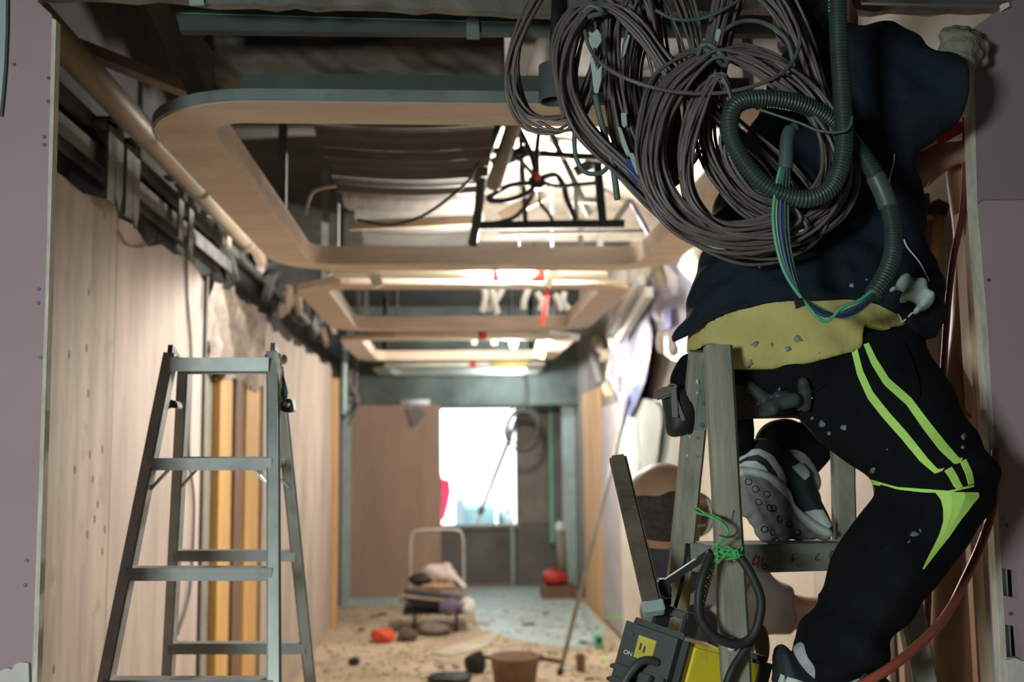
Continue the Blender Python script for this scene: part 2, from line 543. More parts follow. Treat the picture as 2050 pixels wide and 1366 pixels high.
# floor, ceiling slab, walls
structure(MB().span((-3.4, -2.6, -0.12), (3.4, YB+0.4, 0)).build('floor', M['floor']))
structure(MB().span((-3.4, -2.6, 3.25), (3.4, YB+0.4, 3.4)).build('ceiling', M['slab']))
structure(MB().span((XL-0.16, 2.25, 0), (XL-0.06, YB+0.2, 3.25)).build('wall_left', M['soot']))
structure(MB().span((XR+0.05, 2.25, 0), (XR+0.16, YB+0.2, 3.25)).build('wall_right', M['greywall']))
# front room shell (behind and beside the viewer)
mfr = mat('front_room_wall', (0.40, 0.41, 0.40), 0.9, scale=2, amt=0.1)
structure(MB().span((-3.4, -2.6, 0), (-3.3, 2.3, 3.25)).build('wall_front_room_left', mfr))
structure(MB().span((3.3, -2.6, 0), (3.4, 2.3, 3.25)).build('wall_front_room_right', mfr))
structure(MB().span((-3.4, -2.7, 0), (3.4, -2.6, 3.25)).build('wall_front_room_back', mfr))
structure(MB().span((-3.4, 2.16, 0), (XL-0.06, 2.26, 3.25)).build('wall_partition_left', mfr))
structure(MB().span((XR+0.05, 2.16, 0), (3.4, 2.26, 3.25)).build('wall_partition_right', mfr))

# far end wall with the daylight opening: four blocks round the hole, one mesh
wl, wr = P(882, 930, YB).x, P(1034, 930, YB).x
wt, wb = P(955, 814, YB).z, P(955, 1052, YB).z
hb = P(955, 818, YB).z
structure(MB().span((wr, YB, 0), (XR+0.05, YB+0.18, hb)).span((XL-0.06, YB, 0), (wl, YB+0.18, hb))
          .build('wall_far', M['greywall']))
structure(MB().span((wl, YB, 0), (wr, YB+0.18, wb)).span((wr, YB-0.02, 0), (XR, YB, wb+0.02)).build('wall_far_sill', M['lowwall']))
# dark beam across the end, nearer than the wall
structure(MB().span((XL-0.06, YB-1.0, P(900, 812, YB-1.0).z), (XR+0.05, YB, 3.25)).build('trim_end_beam', M['header']))
f = MB()
f.span((wl-0.03, YB-0.03, wb), (wl, YB+0.05, wt)).span((wr, YB-0.03, wb), (wr+0.03, YB+0.05, wt)).span((wl-0.03, YB-0.03, wt), (wr+0.03, YB+0.05, wt+0.04)).span((wl-0.03, YB-0.05, wb-0.04), (wr+0.03, YB+0.05, wb))
win = structure(f.build('window_1', M['greywall']))

# plasterboard either side of the opening, front face at y = 2.0
def ppanel(name, pts, y, t, m, label, cat='board', group=None):
    o = MB().pprism(pts, y, t).build(name, m); return tag(o, label, cat, group)
L1 = thing('plasterboard_sheet', 'mauve pink plasterboard sheet standing left of the opening, screwed along its edge', 'board', P(40, 1366, 2.0))
MB().pprism([(-420, -60), (74, -60), (76, 4), (104, 30), (104, 40), (103, 340), (92, 600), (80, 900), (72, 1150), (64, 1366), (52, 1700), (-420, 1700)], 2.0, 0.022).build('sheet', M['pink'], L1)
MB().pprism([(104, 36), (112.5, 40), (100, 500), (88, 900), (74, 1366), (64, 1700), (52, 1700), (64, 1366), (80, 900), (92, 560)], 1.999, 0.024).build('core_edge', M['core'], L1)
sc = MB()
for a, b in ((28, 129), (97, 156), (97, 203), (88, 274), (77, 579), (76, 607), (80, 716), (88, 290), (53, 1123), (50, 1172)):
    c = P(a, b, 1.9985); sc.lathe([(0.0, -0.002), (0.0035, -0.0015), (0.0035, 0.001), (0, 0.001)], c, 8, (0, -1, 0))
sc.build('screws', M['steel_dk'], L1)
o = MB().pprism([(-420, -60), (12, -60), (11, 60), (8, 130), (3, 190), (-1, 230), (-420, 230)], 1.985, 0.012).build('tape_strip', M['teal_steel'])
tag(o, 'pale blue strip at the far left edge over the mauve plasterboard', 'strip')
pl = [(-60, 1345), (0, 1343), (14, 1338), (24, 1341), (30, 1330), (42, 1326), (57, 1329), (58, 1366), (55, 1500), (-60, 1500)]
tag(ppanel('plaster_patch', pl, 1.992, 0.01, M['plaster'], 'white plaster patch with a ragged top low on the left plasterboard', 'plaster'))

R1 = thing('plasterboard_sheet', 'upper mauve plasterboard sheet right of the opening, beside the raised elbow', 'board', P(2020, 398, 2.0))
MB().pprism([(1945, 60), (1962, 46), (2012, 12), (2030, 2), (2060, -40), (2500, -40), (2500, 396), (1966, 400), (1958, 408), (1955, 300), (1950, 150)], 2.0, 0.022).build('sheet', M['pink_dark'], R1)
MB().pprism([(1937, 66), (1945, 60), (1950, 150), (1957, 406), (1948, 406), (1942, 250)], 1.999, 0.025).build('core_edge', M['core'], R1)
R2 = thing('plasterboard_sheet', 'lower pink plasterboard sheet right of the opening, below the seam, two square slots cut low', 'board', P(2020, 1366, 2.0))
MB().pprism([(1958, 409), (1967, 401), (2500, 397), (2500, 1700), (2032, 1700), (2018, 1366), (2013, 1316), (2045, 1318), (2040, 1256), (2010, 1250), (2009, 1193), (2039, 1199), (2036, 1144), (2006, 1138), (1995, 950), (1978, 660)], 2.0, 0.022).build('sheet', M['pink'], R2)
MB().pprism([(1948, 406), (1957, 406), (1978, 660), (1995, 950), (2018, 1366), (2032, 1700), (2020, 1700), (2006, 1366), (1983, 950), (1966, 660)], 1.999, 0.025).build('core_edge', M['core'], R2)
sc = MB()
for a, b in ((1979, 561), (1992, 855), (2010, 1041), (2013, 1054), (2023, 1229), (2017, 1053)):
    sc.lathe([(0.0, -0.002), (0.004, -0.0015), (0.004, 0.001), (0, 0.001)], P(a, b, 1.9985), 8, (0, -1, 0))
sc.build('screws', M['steel'], R2)
o = MB().pprism([(2000, 1120), (2015, 1122), (2030, 1400), (2014, 1400)], 2.024, 0.045).build('wall_stud', M['teal_steel']); tag(o, 'pale teal steel stud seen through the slots in the right plasterboard', 'stud')
o = MB().pprism([(2010, 1110), (2120, 1110), (2130, 1420), (2024, 1420)], 2.075, 0.06).build('wall_cavity_lining', M['soot']); tag(o, 'black lining in the slots low in the right plasterboard', 'lining')  # black sheet standing in for the dark void behind the slots
tag(ppanel('plaster_patch', [(2016, 1322), (2034, 1318), (2046, 1324), (2120, 1322), (2130, 1500), (2024, 1500), (2018, 1366)], 1.99, 0.012, M['plaster'], 'white plaster lump at the bottom right corner of the pink plasterboard', 'plaster'))

# rough concrete beam and dark board over the opening
b = MB()
pts = [(-300, -5)]; 
for i in range(60):
    x = -250+i*40
    base = np.interp(x, [-300, 300, 450, 950, 1100, 1200, 1500, 2200], [-6, -4, 6, 20, 32, 28, 20, 20])
    pts.append((x, base+random.uniform(-4, 4)))
pts += [(2500, 20), (2500, -160), (-300, -160)]
b.pprism(pts, 2.24, 0.03)
structure(b.build('trim_concrete_beam', M['concrete']))
o = MB().pprism([(330, -60), (1560, -60), (1560, 68), (1100, 66), (700, 64), (360, 60)], 2.44, 0.03).build('drop_board', M['board_dark'])
tag(o, 'dark green board hanging behind the concrete beam above the opening', 'board')
t = MB(); t.tube([P(362, 26, 2.434), P(700, 36, 2.434), P(1060, 46, 2.434)], 0.0011, 6)  # projected laser light, built as a thin green tube
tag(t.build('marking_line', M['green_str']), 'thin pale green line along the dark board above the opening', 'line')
t = thing('hanger_plate', 'grey metal hanger plate on the dark board, near the middle', 'bracket', P(947, 78, 2.42))
MB().pprism([(934, 30), (958, 31), (960, 78), (934, 77)], 2.425, 0.006).build('plate', M['ring_edge'], t)
MB().pprism([(934, 20), (958, 21), (958, 34), (934, 33)], 2.425, 0.06).build('flange', M['board_dark'], t)
o = MB().pprism([(378, -20), (406, -20), (408, 8), (379, 9)], 2.23, 0.008).build('hanger_plate', M['teal_steel']); tag(o, 'small pale metal plate on the concrete beam at the top left', 'bracket')
t = thing('metal_track', 'thin metal track along the top of the opening at the right', 'track', P(1780, 12, 2.05))
MB().bar(P(1725, 3, 2.1), P(2020, 8, 2.1), 0.012, 0.010, (0, 0, 1)).build('channel', M['steel'], t)
MB().pprism([(2006, 8), (2020, 4), (2022, 12), (2008, 20)], 1.99, 0.01).build('end_clip', M['white'], t)

# ------------------------------------------------------------------ rounded ceiling rings
def rrect(x0, x1, y0, y1, r, n=10):
    out = []
    for cx, cy, a0 in ((x1-r, y1-r, 0), (x0+r, y1-r, 90), (x0+r, y0+r, 180), (x1-r, y0+r, 270)):
        for k in range(n+1):
            a = math.radians(a0+90*k/n); out.append((cx+r*math.cos(a), cy+r*math.sin(a)))
    return out
def ring_mesh(x0, x1, y0, y1, r, band, ri, z0, z1):
    n = 10
    o = rrect(x0, x1, y0, y1, r, n); i = rrect(x0+band, x1-band, y0+band, y1-band, ri, n)
    L = len(o); mb = MB()
    vs = [(x, y, z0) for x, y in o]+[(x, y, z0) for x, y in i]+[(x, y, z1) for x, y in o]+[(x, y, z1) for x, y in i]
    fs = []
    for k in range(L):
        j = (k+1) % L
        fs += [(k, j, L+j, L+k), (2*L+k, 3*L+k, 3*L+j, 2*L+j), (k, 2*L+k, 2*L+j, j), (L+k, L+j, 3*L+j, 3*L+k)]
    mb.add(vs, fs); return mb
RZ = 2.45
RINGS = [(-0.785, 1.03, 2.475, 4.84, 0.32, 'nearest and largest plywood ceiling ring with grey green outer edge', M['ring_ply']),
         (-0.80, 0.97, 5.24, 7.30, 0.30, 'second plywood ceiling ring, beyond the bright bulb', M['ring_ply']),
         (-0.83, 0.97, 7.75, 9.75, 0.28, 'third plywood ceiling ring, in front of the pale one', M['ring_ply']),
         (-0.78, 0.97, 10.4, 11.6, 0.25, 'farthest ceiling ring, pale green white, before the dark end beam', M['ring_edge'])]
for k, (x0, x1, y0, y1, r, lab, mm) in enumerate(RINGS):
    t = thing('ceiling_ring', lab, 'ceiling frame', ((x0+x1)/2, (y0+y1)/2, RZ), 'rounded ceiling rings')
    if k == 3: mm = mat('ring_pale', (0.50, 0.55, 0.50), 0.7, scale=5, amt=0.15)
    ring_mesh(x0, x1, y0, y1, r, 0.165, 0.10, RZ, RZ+0.03).build('soffit_board', mm, t)
    ring_mesh(x0+0.15, x1-0.15, y0+0.15, y1-0.15, 0.115, 0.015, 0.10, RZ+0.03, RZ+0.085).build('inner_return', mm, t)
    ring_mesh(x0-0.006, x1+0.006, y0-0.006, y1+0.006, r+0.006, 0.006, r, RZ+0.004, RZ+0.032).build('edge_band', M['ring_edge'] if k in (0, 3) else M['ring_ply'], t)
    for q in range(4):
        hx = (x0+0.1, x1-0.1)[q % 2]; hy = (y0+0.6, y1-0.6)[q//2]
        MB().bar((hx, hy, RZ+0.03), (hx, hy, 3.25), 0.035, 0.02).build('hanger', M['steel_dk'], t)
# upstand board resting on the near edge of the first ring
t = thing('upstand_board', 'dark grey green board standing on the near edge of the closest ceiling ring', 'board', P(980, 182, 2.50))
MB().pprism([(478, 182), (486, 150), (560, 147), (1500, 156), (1500, 192), (700, 182)], 2.50, 0.02).build('board', M['board_dark'], t)
MB().pprism([(476, 179), (686, 181), (686, 185), (476, 184)], 2.49, 0.01).build('metal_lip', M['steel'], t)

# ------------------------------------------------------------------ left wall: plywood sheets, track, brackets, pipe
ZT = 2.405
sheets = [(2.30, 3.465, M['ply'], 'stained plywood sheet on the left wall, nearest the mauve plasterboard'),
          (3.470, 4.69, M['ply_b'], 'second plywood sheet on the left wall, behind the aluminium ladder'),
          (6.25, 7.35, M['ply_b'], 'plywood sheet on the left wall beyond the open stud bay'),
          (7.36, 8.58, M['ply'], 'fourth plywood sheet on the left wall, past the torn wrapping'),
          (8.59, 9.80, M['ply_b'], 'last plywood sheet on the left wall, ending at the orange edged post')]
for y0, y1, mm, lab in sheets:
    b = MB(); n = 7
    top = [(XL, y0+(y1-y0)*i/n, ZT+random.uniform(-0.05, 0.02)) for i in range(n+1)]
    b.prism([(XL, y0, 0), (XL, y1, 0)]+top[::-1], (-0.014, 0, 0))
    tag(b.build('plywood_sheet', mm), lab, 'plywood sheet', 'plywood sheets on the left wall')
# plywood knots and cable on the wall
kn = MB()
for a, b in ((178, 585), (174, 697), (139, 712), (177, 788), (150, 1090-150), (180, 910), (190, 1040), (196, 1010), (205, 900), (186, 960), (210, 1060), (108, 1340), (175, 1070), (205, 1105)):
    p = PX(a, b, XL+0.0005); kn.ell(p, (0.0012, 0.006, 0.014), 6)
tag(kn.build('wood_knots', M['lumber_dk']), 'dark knots and dents speckled over the nearest plywood sheet', 'knots', None, 'stuff')
# open stud bay
bay = [(430, 455, M['lumber'], 'yellow timber stud in the open bay, nearest'), (462, 478, M['lumber_dk'], 'dark brown timber stud in the open bay, between the yellow ones'),
       (484, 512, M['lumber'], 'second, wider yellow timber stud in the open bay'), (522, 540, M['lumber_dk'], 'dark brown timber stud at the far side of the open bay')]
for a, b, mm, lab in bay:
    ya, yb = PX(a, 1000, XL-0.03).y, PX(b, 1000, XL-0.03).y
    zt = 1.98 if mm is not M['lumber_dk'] else 2.05
    tag(MB().span((XL-0.05, ya, 0.02), (XL-0.012, yb, zt)).build('timber_stud', mm, bevel=0.004), lab, 'stud', 'timber studs in the open bay')
bk = MB().span((XL-0.058, 4.72, 0), (XL-0.052, 6.24, 2.0)).build('bay_backing_board', mat('bay_back', (0.30, 0.28, 0.22), 0.9, scale=3, amt=0.25)); tag(bk, 'grey green backing board behind the timber studs', 'board')
ins = MB(); nn = 22
g = [[(XL+0.005+0.02*math.sin(i*1.7+j*0.9)+random.uniform(-0.012, 0.012), 4.74+i*(1.45/nn), 1.98+j*(0.44/10)+(random.uniform(-0.03, 0.03) if j in (0, 10) else 0)) for j in range(11)] for i in range(nn+1)]
vs = [p for r_ in g for p in r_]; vs += [(p[0]-0.012, p[1], p[2]) for p in vs]
n1 = (nn+1)*11; fs = []
for i in range(nn):
    for j in range(10):
        a, b_, c, d = i*11+j, (i+1)*11+j, (i+1)*11+j+1, i*11+j+1
        fs += [(a, b_, c, d), (n1+d, n1+c, n1+b_, n1+a)]
ins.add(vs, fs); o = ins.build('insulation_batt', M['insul'], smooth=True); tag(o, 'torn grey insulation sheet above the open stud bay on the left wall', 'insulation')
# metal post against the wall at the sheet end, with a dark gap
for k, (y, w_, mm, lab) in enumerate(((4.70, 0.035, M['steel_dk'], 'dark steel post at the end of the second plywood sheet'),)):
    tag(MB().span((XL-0.02, y, 0), (XL+0.012, y+w_, ZT)).build('metal_post', mm), lab, 'post')
# electrical cable hanging on the wall
c = MB(); c.tube(catmull([PX(372, 480, XL+0.01), PX(376, 600, XL+0.008), PX(383, 720, XL+0.01), PX(378, 900, XL+0.012), PX(388, 1010, XL+0.012), PX(380, 1180, XL+0.012), PX(356, 1270, XL+0.012)], 8), 0.006, 6)
tag(c.build('hanging_cable', M['steel_dk']), 'thin grey cable hanging down the left wall behind the aluminium ladder', 'cable')
c = MB(); c.tube(catmull([PX(236, 462, XL+0.008), PX(256, 490, XL+0.01), PX(285, 494, XL+0.01), PX(305, 480, XL+0.008)], 8), 0.003, 6)
tag(c.build('hanging_cable', M['lumber_dk']), 'short brown cable sagging across the plywood seam high on the left wall', 'cable')

# horizontal steel track above the sheets, and hanging brackets
STW = mat('weathered_steel', (0.20, 0.20, 0.185), 0.6, metal=0.3, scale=12, amt=0.3, dirt=0.3)
t = thing('wall_track', 'galvanised steel track running along the left wall above the plywood', 'track', (XL, 3.4, 2.5))
MB().span((XL-0.05, 2.3, 2.555), (XL+0.015, 5.2, 2.56)).span((XL-0.05, 2.3, 2.50), (XL-0.045, 5.2, 2.60)).span((XL+0.01, 2.3, 2.50), (XL+0.015, 5.2, 2.555)).build('channel', STW, t)
MB().span((XL-0.03, 2.3, 2.62), (XL+0.0, 9.4, 2.66)).build('upper_rail', M['steel_dk'], t)
brk = [(222, 310, 'flat steel hanger bracket, nearest of the pairs above the left plywood'), (238, 300, 'flat steel hanger bracket with a pointed end, nearest pair above the left plywood'),
       (258, 345, 'flat steel hanger bracket, second pair above the left plywood'), (272, 340, 'flat steel hanger bracket with a notched end, second pair'),
       (362, 405, 'flat steel hanger bracket just under the end of the tan pipe'), (382, 420, 'flat steel hanger bracket next to the rubble by the tan pipe')]
for k, (a, b, lab) in enumerate(brk):
    p = PX(a, b, XL+0.05); q = MB()
    q.span((p.x-0.004, p.y-0.035, p.z-0.15), (p.x+0.004, p.y+0.035, p.z+0.10)).span((p.x-0.06, p.y-0.035, p.z+0.09), (p.x+0.004, p.y+0.035, p.z+0.10))
    if k % 2: q.prism([(p.x-0.004, p.y-0.035, p.z-0.15), (p.x-0.004, p.y+0.035, p.z-0.15), (p.x-0.004, p.y+0.01, p.z-0.20)], (0.008, 0, 0))
    tag(q.build('hanger_bracket', STW), lab, 'bracket', 'steel brackets above the left plywood')
# tan pipe
p0, p1 = PX(90, 55, -0.98), PX(437, 422, -0.98)
zz = (p0.z+p1.z)/2
t = thing('water_pipe', 'long tan pipe running along the top of the left wall', 'pipe', (-0.98, 3.5, zz))
MB().tube([(-0.98, 2.28, zz+0.01), (-0.98, 3.3, zz), (-0.98, 4.6, zz-0.005), (-0.985, 5.0, zz-0.01)], 0.042, 20).build('tube', M['pipe'], t, smooth=True)
MB().tube([(-0.985, 4.96, zz-0.01), (-0.985, 5.06, zz-0.01)], 0.052, 16).build('end_socket', mat('pipe_end', (0.24, 0.18, 0.12), 0.6), t, smooth=True)

# rubble, torn stubs and brackets along the wall head (each a thing)
kinds = [('metal_stub', M['steel'], 'stub'), ('plaster_chunk', M['plaster'], 'rubble'), ('timber_offcut', M['lumber_pale'], 'offcut'), ('dark_bracket', M['steel_dk'], 'bracket')]
desc = {'metal_stub': 'bent steel stub', 'plaster_chunk': 'pale plaster chunk', 'timber_offcut': 'pale timber offcut', 'dark_bracket': 'dull dark bracket'}
places = [(414, 440), (432, 452), (452, 470), (470, 440), (455, 432), (480, 500), (448, 498), (462, 530), (500, 470), (520, 500), (520, 530), (545, 540), (540, 570), (565, 575), (575, 600), (598, 610), (560, 622), (610, 640), (628, 655), (640, 632), (650, 675), (668, 660)]
for i, (a, b) in enumerate(places):
    nm, mm, ct = kinds[(i*7+i//3) % 4]
    p = PX(a, b, XL-0.02+0.04*random.random()); q = MB()
    rot = Matrix.Rotation(random.uniform(-0.7, 0.7), 3, 'X') @ Matrix.Rotation(random.uniform(-0.4, 0.4), 3, 'Y')
    if nm == 'plaster_chunk': q.ell(p, (0.04, 0.06+0.05*random.random(), 0.05), 7, rot)
    else: q.box(p, (0.04, random.uniform(0.05, 0.25), random.uniform(0.05, 0.18)), rot)
    o = q.build(nm, mm)
    if nm == 'plaster_chunk': jitter_mesh(o, 0.018, 30, i)
    where = 'near end, below the tan pipe' if i < 7 else ('beside the nearest ring corner' if i < 13 else 'toward the far end')
    tag(o, '%s on the left wall head, %s' % (desc[nm], where), ct, 'debris along the left wall head: %s, %s' % (desc[nm], where))

# ------------------------------------------------------------------ left side beyond 9.8 m
o = MB().span((XL-0.014, 9.82, 0), (XL+0.05, 9.95, 2.3)).build('corner_post', M['orange_board']); tag(o, 'orange brown timber post at the end of the left plywood', 'post')
o = MB().span((XL-0.03, 10.1, 0), (XL+0.03, 10.25, 2.32)).build('corner_post', M['brownpanel']); tag(o, 'brown post between the orange post and the pale steel one', 'post')
o = MB().span((P(684, 900, 11.2).x, 11.2, 0), (P(702, 900, 11.2).x, 11.26, 2.25)).build('steel_stud', M['teal_steel']); tag(o, 'pale teal steel stud at the left edge of the brown end panel', 'stud')
t = thing('end_panel', 'tall brown board closing the left half of the corridor end', 'panel', P(790, 1208, 11.3))
MB().span((P(702, 900, 11.3).x, 11.3, 0.06), (P(882, 900, 11.3).x, 11.34, P(790, 812, 11.3).z)).build('board', M['brownpanel'], t)
MB().span((P(690, 900, 11.25).x, 11.22, 0.0), (P(800, 900, 11.25).x, 11.30, 0.07)).build('floor_track', M['teal_steel'], t)
# pipes and cables at left near the end beam
for k, (pts, r_, mm, lab) in enumerate((
    ([PX(706, 720, -1.0), PX(700, 770, -1.0), PX(716, 800, -1.0), PX(700, 850, -1.0)], 0.022, M['pipe'], 'bent yellowish pipe near the end beam at the left'),
    ([PX(690, 690, -1.02), PX(688, 830, -1.02)], 0.03, M['teal_steel'], 'pale vertical pipe near the end beam at the left'),
    ([PX(715, 700, -0.98), PX(712, 790, -0.98), PX(720, 815, -0.98)], 0.018, M['pink_dark'], 'thin grey pipe hooked at the bottom near the end beam'))):
    tag(MB().tube(catmull(pts, 6), r_, 8).build('service_pipe', mm, smooth=True), lab, 'pipe')
o = MB().tube([P(800, 806, 11.72), P(860, 806, 11.72)], 0.035, 10).build('tube_light', M['white'], smooth=True); tag(o, 'short pale tube under the dark end beam', 'tube')
o = MB().pprism([(812, 818), (840, 815), (850, 830), (836, 850), (824, 858), (820, 835)], 11.25, 0.04).build('dark_rag', M['steel_dk']); tag(o, 'dark rag hanging on the brown end panel', 'rag')
# ------------------------------------------------------------------ ceiling void: ducts, pipes, cables, lamps
def wrapped_duct(name, x0, x1, y0, y1, z0, z1, m, label, seed, ribs=9):
    n = 60; k = 10; vs = []; r = np.random.RandomState(seed)
    prof = [(x0, z1)]+[(x0+(x1-x0)*i/k, z0) for i in range(k+1)]+[(x1, z1)]
    for i in range(n+1):
        y = y0+(y1-y0)*i/n
        sag = 0.022*math.sin(i*2*math.pi*ribs/n)+0.008*math.sin(i*2.7+seed)
        for j, (x, z) in enumerate(prof):
            u = (x-x0)/(x1-x0)
            vs.append((x, y, z-(sag+0.02*math.sin(u*math.pi))*(1 if z == z0 else 0)))
    m_ = len(prof); fs = []
    for i in range(n):
        for j in range(m_): fs.append((i*m_+j, i*m_+(j+1) % m_, (i+1)*m_+(j+1) % m_, (i+1)*m_+j))
    fs += [tuple(range(m_)), tuple(n*m_+j for j in range(m_))[::-1]]
    b = MB(); b.add(vs, fs); o = b.build(name, m, smooth=False)
    return tag(o, label, 'duct')
wrapped_duct('air_duct', -0.50, 0.17, 3.35, 5.1, 2.80, 3.05, M['duct'], 'brown wrapped air duct above the nearest ceiling ring opening', 1, 7)
wrapped_duct('air_duct', -0.48, 0.18, 5.25, 7.4, 2.80, 3.05, mat('duct_grey', (0.10, 0.096, 0.088), 0.6, scale=6, amt=0.2), 'grey air duct above the second ceiling ring opening', 2, 4)
# crumpled wrapped duct end just behind the dark drop board
nx, nz = 46, 12; vs = []; rr = np.random.RandomState(5)
for face in (0, 1):
    for i in range(nx+1):
        for j in range(nz+1):
            px = 425+ (1010-425)*i/nx; py = 66+(162-66)*j/nz
            p = P(px, py, 2.80)
            d = 0.010*math.sin(i*0.33+2*math.sin(j*0.35))+0.012*math.sin(j*0.55+i*0.13)+0.004*math.sin(i*1.3-j*1.1)+0.003*rr.rand()
            vs.append((p.x, p.y+(d if face == 0 else 0.22), p.z))
fs = []; q = (nx+1)*(nz+1)
for i in range(nx):
    for j in range(nz):
        a, b_, c, d = i*(nz+1)+j, (i+1)*(nz+1)+j, (i+1)*(nz+1)+j+1, i*(nz+1)+j+1
        fs += [(a, b_, c, d), (q+d, q+c, q+b_, q+a)]
for i in range(nx):
    for j in (0, nz): fs.append((i*(nz+1)+j, (i+1)*(nz+1)+j, q+(i+1)*(nz+1)+j, q+i*(nz+1)+j))
for j in range(nz):
    for i in (0, nx): fs.append((i*(nz+1)+j, i*(nz+1)+j+1, q+i*(nz+1)+j+1, q+i*(nz+1)+j))
b = MB(); b.add(vs, fs); o = b.build('wrapped_duct', M['wrap'], smooth=True); tag(o, 'crumpled brown paper wrapped duct above the near edge of the closest ring', 'duct')

def bar_thing(name, a, b, w, h, m, label, cat, up=(0, 0, 1)):
    return tag(MB().bar(a, b, w, h, up).build(name, m), label, cat)
bar_thing('timber_batten', P(150, 92, 2.95), P(398, 190, 3.3), 0.05, 0.035, mat('batten_brown', (0.17, 0.115, 0.075), 0.8, scale=7), 'brown timber batten slanting behind the tan pipe at the top left', 'batten')
bar_thing('steel_strut', P(296, -30, 2.62), P(402, 200, 2.95), 0.055, 0.004, mat('strut_olive', (0.10, 0.105, 0.09), 0.6, scale=8), 'olive steel strut crossing the dark ceiling at the upper left', 'strut', (0, 1, 0))
bar_thing('steel_strut', P(430, 60, 2.95), P(505, 150, 3.1), 0.09, 0.02, M['wrap'], 'brown strut in front of the crumpled duct, left end', 'strut', (0, 1, 0))
tag(MB().tube([P(433, 100, 2.9), P(432, 190, 2.9)], 0.004, 6).build('threaded_rod', M['steel_dk']), 'thin vertical rod above the left corner of the nearest ring', 'rod')
t = thing('round_can', 'dark grey cylindrical can lamp hanging behind the left loose cable loops', 'lamp', P(1112, 205, 2.2))
MB().lathe([(0, 0.08), (0.036, 0.08), (0.037, 0.0), (0.032, 0.0), (0.03, 0.05), (0, 0.05)], P(1112, 203, 2.2), 24).build('body', mat('can_grey', (0.085, 0.095, 0.10), 0.6, scale=9), t, smooth=False)
MB().tube([P(1112, 120, 2.2), P(1112, 60, 2.2), P(1116, -30, 2.22)], 0.012, 10).build('stem', M['black'], t, smooth=True)
bar_thing('ply_offcut', P(1062, 60, 2.62), P(1036, 150, 2.62), 0.045, 0.012, M['ring_ply'], 'pale plywood offcut hanging at the top, left of the dark can lamp', 'offcut', (0, 1, 0))

# lit slab put into colour as a pale sheet over the right half
o = MB().span((0.22, 4.75, 3.12), (1.44, 7.4, 3.15)).build('ceiling_liner', mat('cream_liner', (0.72, 0.65, 0.55), 0.9, scale=5, amt=0.35, dirt=0.35, dirtcol=(0.16, 0.14, 0.12))); tag(o, 'cream painted ceiling liner above the tangle of black cables', 'ceiling board')
MBK = M['black']
def cable(name, pts, r, m, label, cat='cable', n=8, group=None):
    return tag(MB().tube(catmull(pts, n), r, 8).build(name, m, smooth=True), label, cat, group)
cable('power_cable', [P(1000, 240, 4.3), P(968, 330, 4.4), P(958, 420, 4.5), P(946, 490, 4.6)], 0.022, MBK, 'thick black cable dropping over the far edge of the nearest ring')
cable('power_cable', [P(985, 392, 4.4), P(1020, 372, 4.4), P(1062, 368, 4.4), P(1060, 384, 4.4), P(1020, 400, 4.4), P(985, 402, 4.4), P(978, 396, 4.4), P(985, 392, 4.4)], 0.012, MBK, 'black cable bent in a flat oval loop left of the cable knot')
knot = (1076, 360)
for k, (ends, r_, lab) in enumerate((
    ([(1060, 300), (1035, 250)], 0.013, 'black cable rising left from the cable knot'),
    ([(1075, 300), (1082, 240)], 0.013, 'black cable rising straight up from the cable knot'),
    ([(1110, 372), (1150, 370), (1195, 366)], 0.010, 'black cable running level to the right of the cable knot'),
    ([(1110, 350), (1128, 372), (1135, 400), (1152, 440)], 0.014, 'black cable curving down to the right of the cable knot'),
    ([(1060, 400), (1030, 435), (985, 448)], 0.011, 'black cable running down left from the cable knot'),
    ([(1078, 400), (1100, 430), (1108, 450)], 0.010, 'black cable falling from the cable knot to the ring edge'),
    ([(1040, 320), (1010, 308)], 0.010, 'short black cable sticking left above the cable knot'))):
    cable('power_cable', [P(*knot, 4.45)]+[P(a, b, 4.45+0.03*k) for a, b in ends], r_, MBK, lab)
t = thing('junction', 'dark cable junction with a small red cap in the middle of the cable tangle', 'junction', P(1076, 375, 4.42))
MB().box(P(1074, 366, 4.42), (0.07, 0.06, 0.06)).build('box', MBK, t, bevel=0.01)
MB().ell(P(1076, 353, 4.38), (0.014, 0.014, 0.02), 8).build('cap', M['red'], t, smooth=True)
cable('grey_duct_pipe', [P(1034, 235, 4.0), P(1008, 310, 4.2), P(988, 372, 4.35)], 0.035, mat('pipe_drab', (0.17, 0.16, 0.14), 0.6), 'drab grey pipe slanting down at the left of the cable tangle', 'pipe')
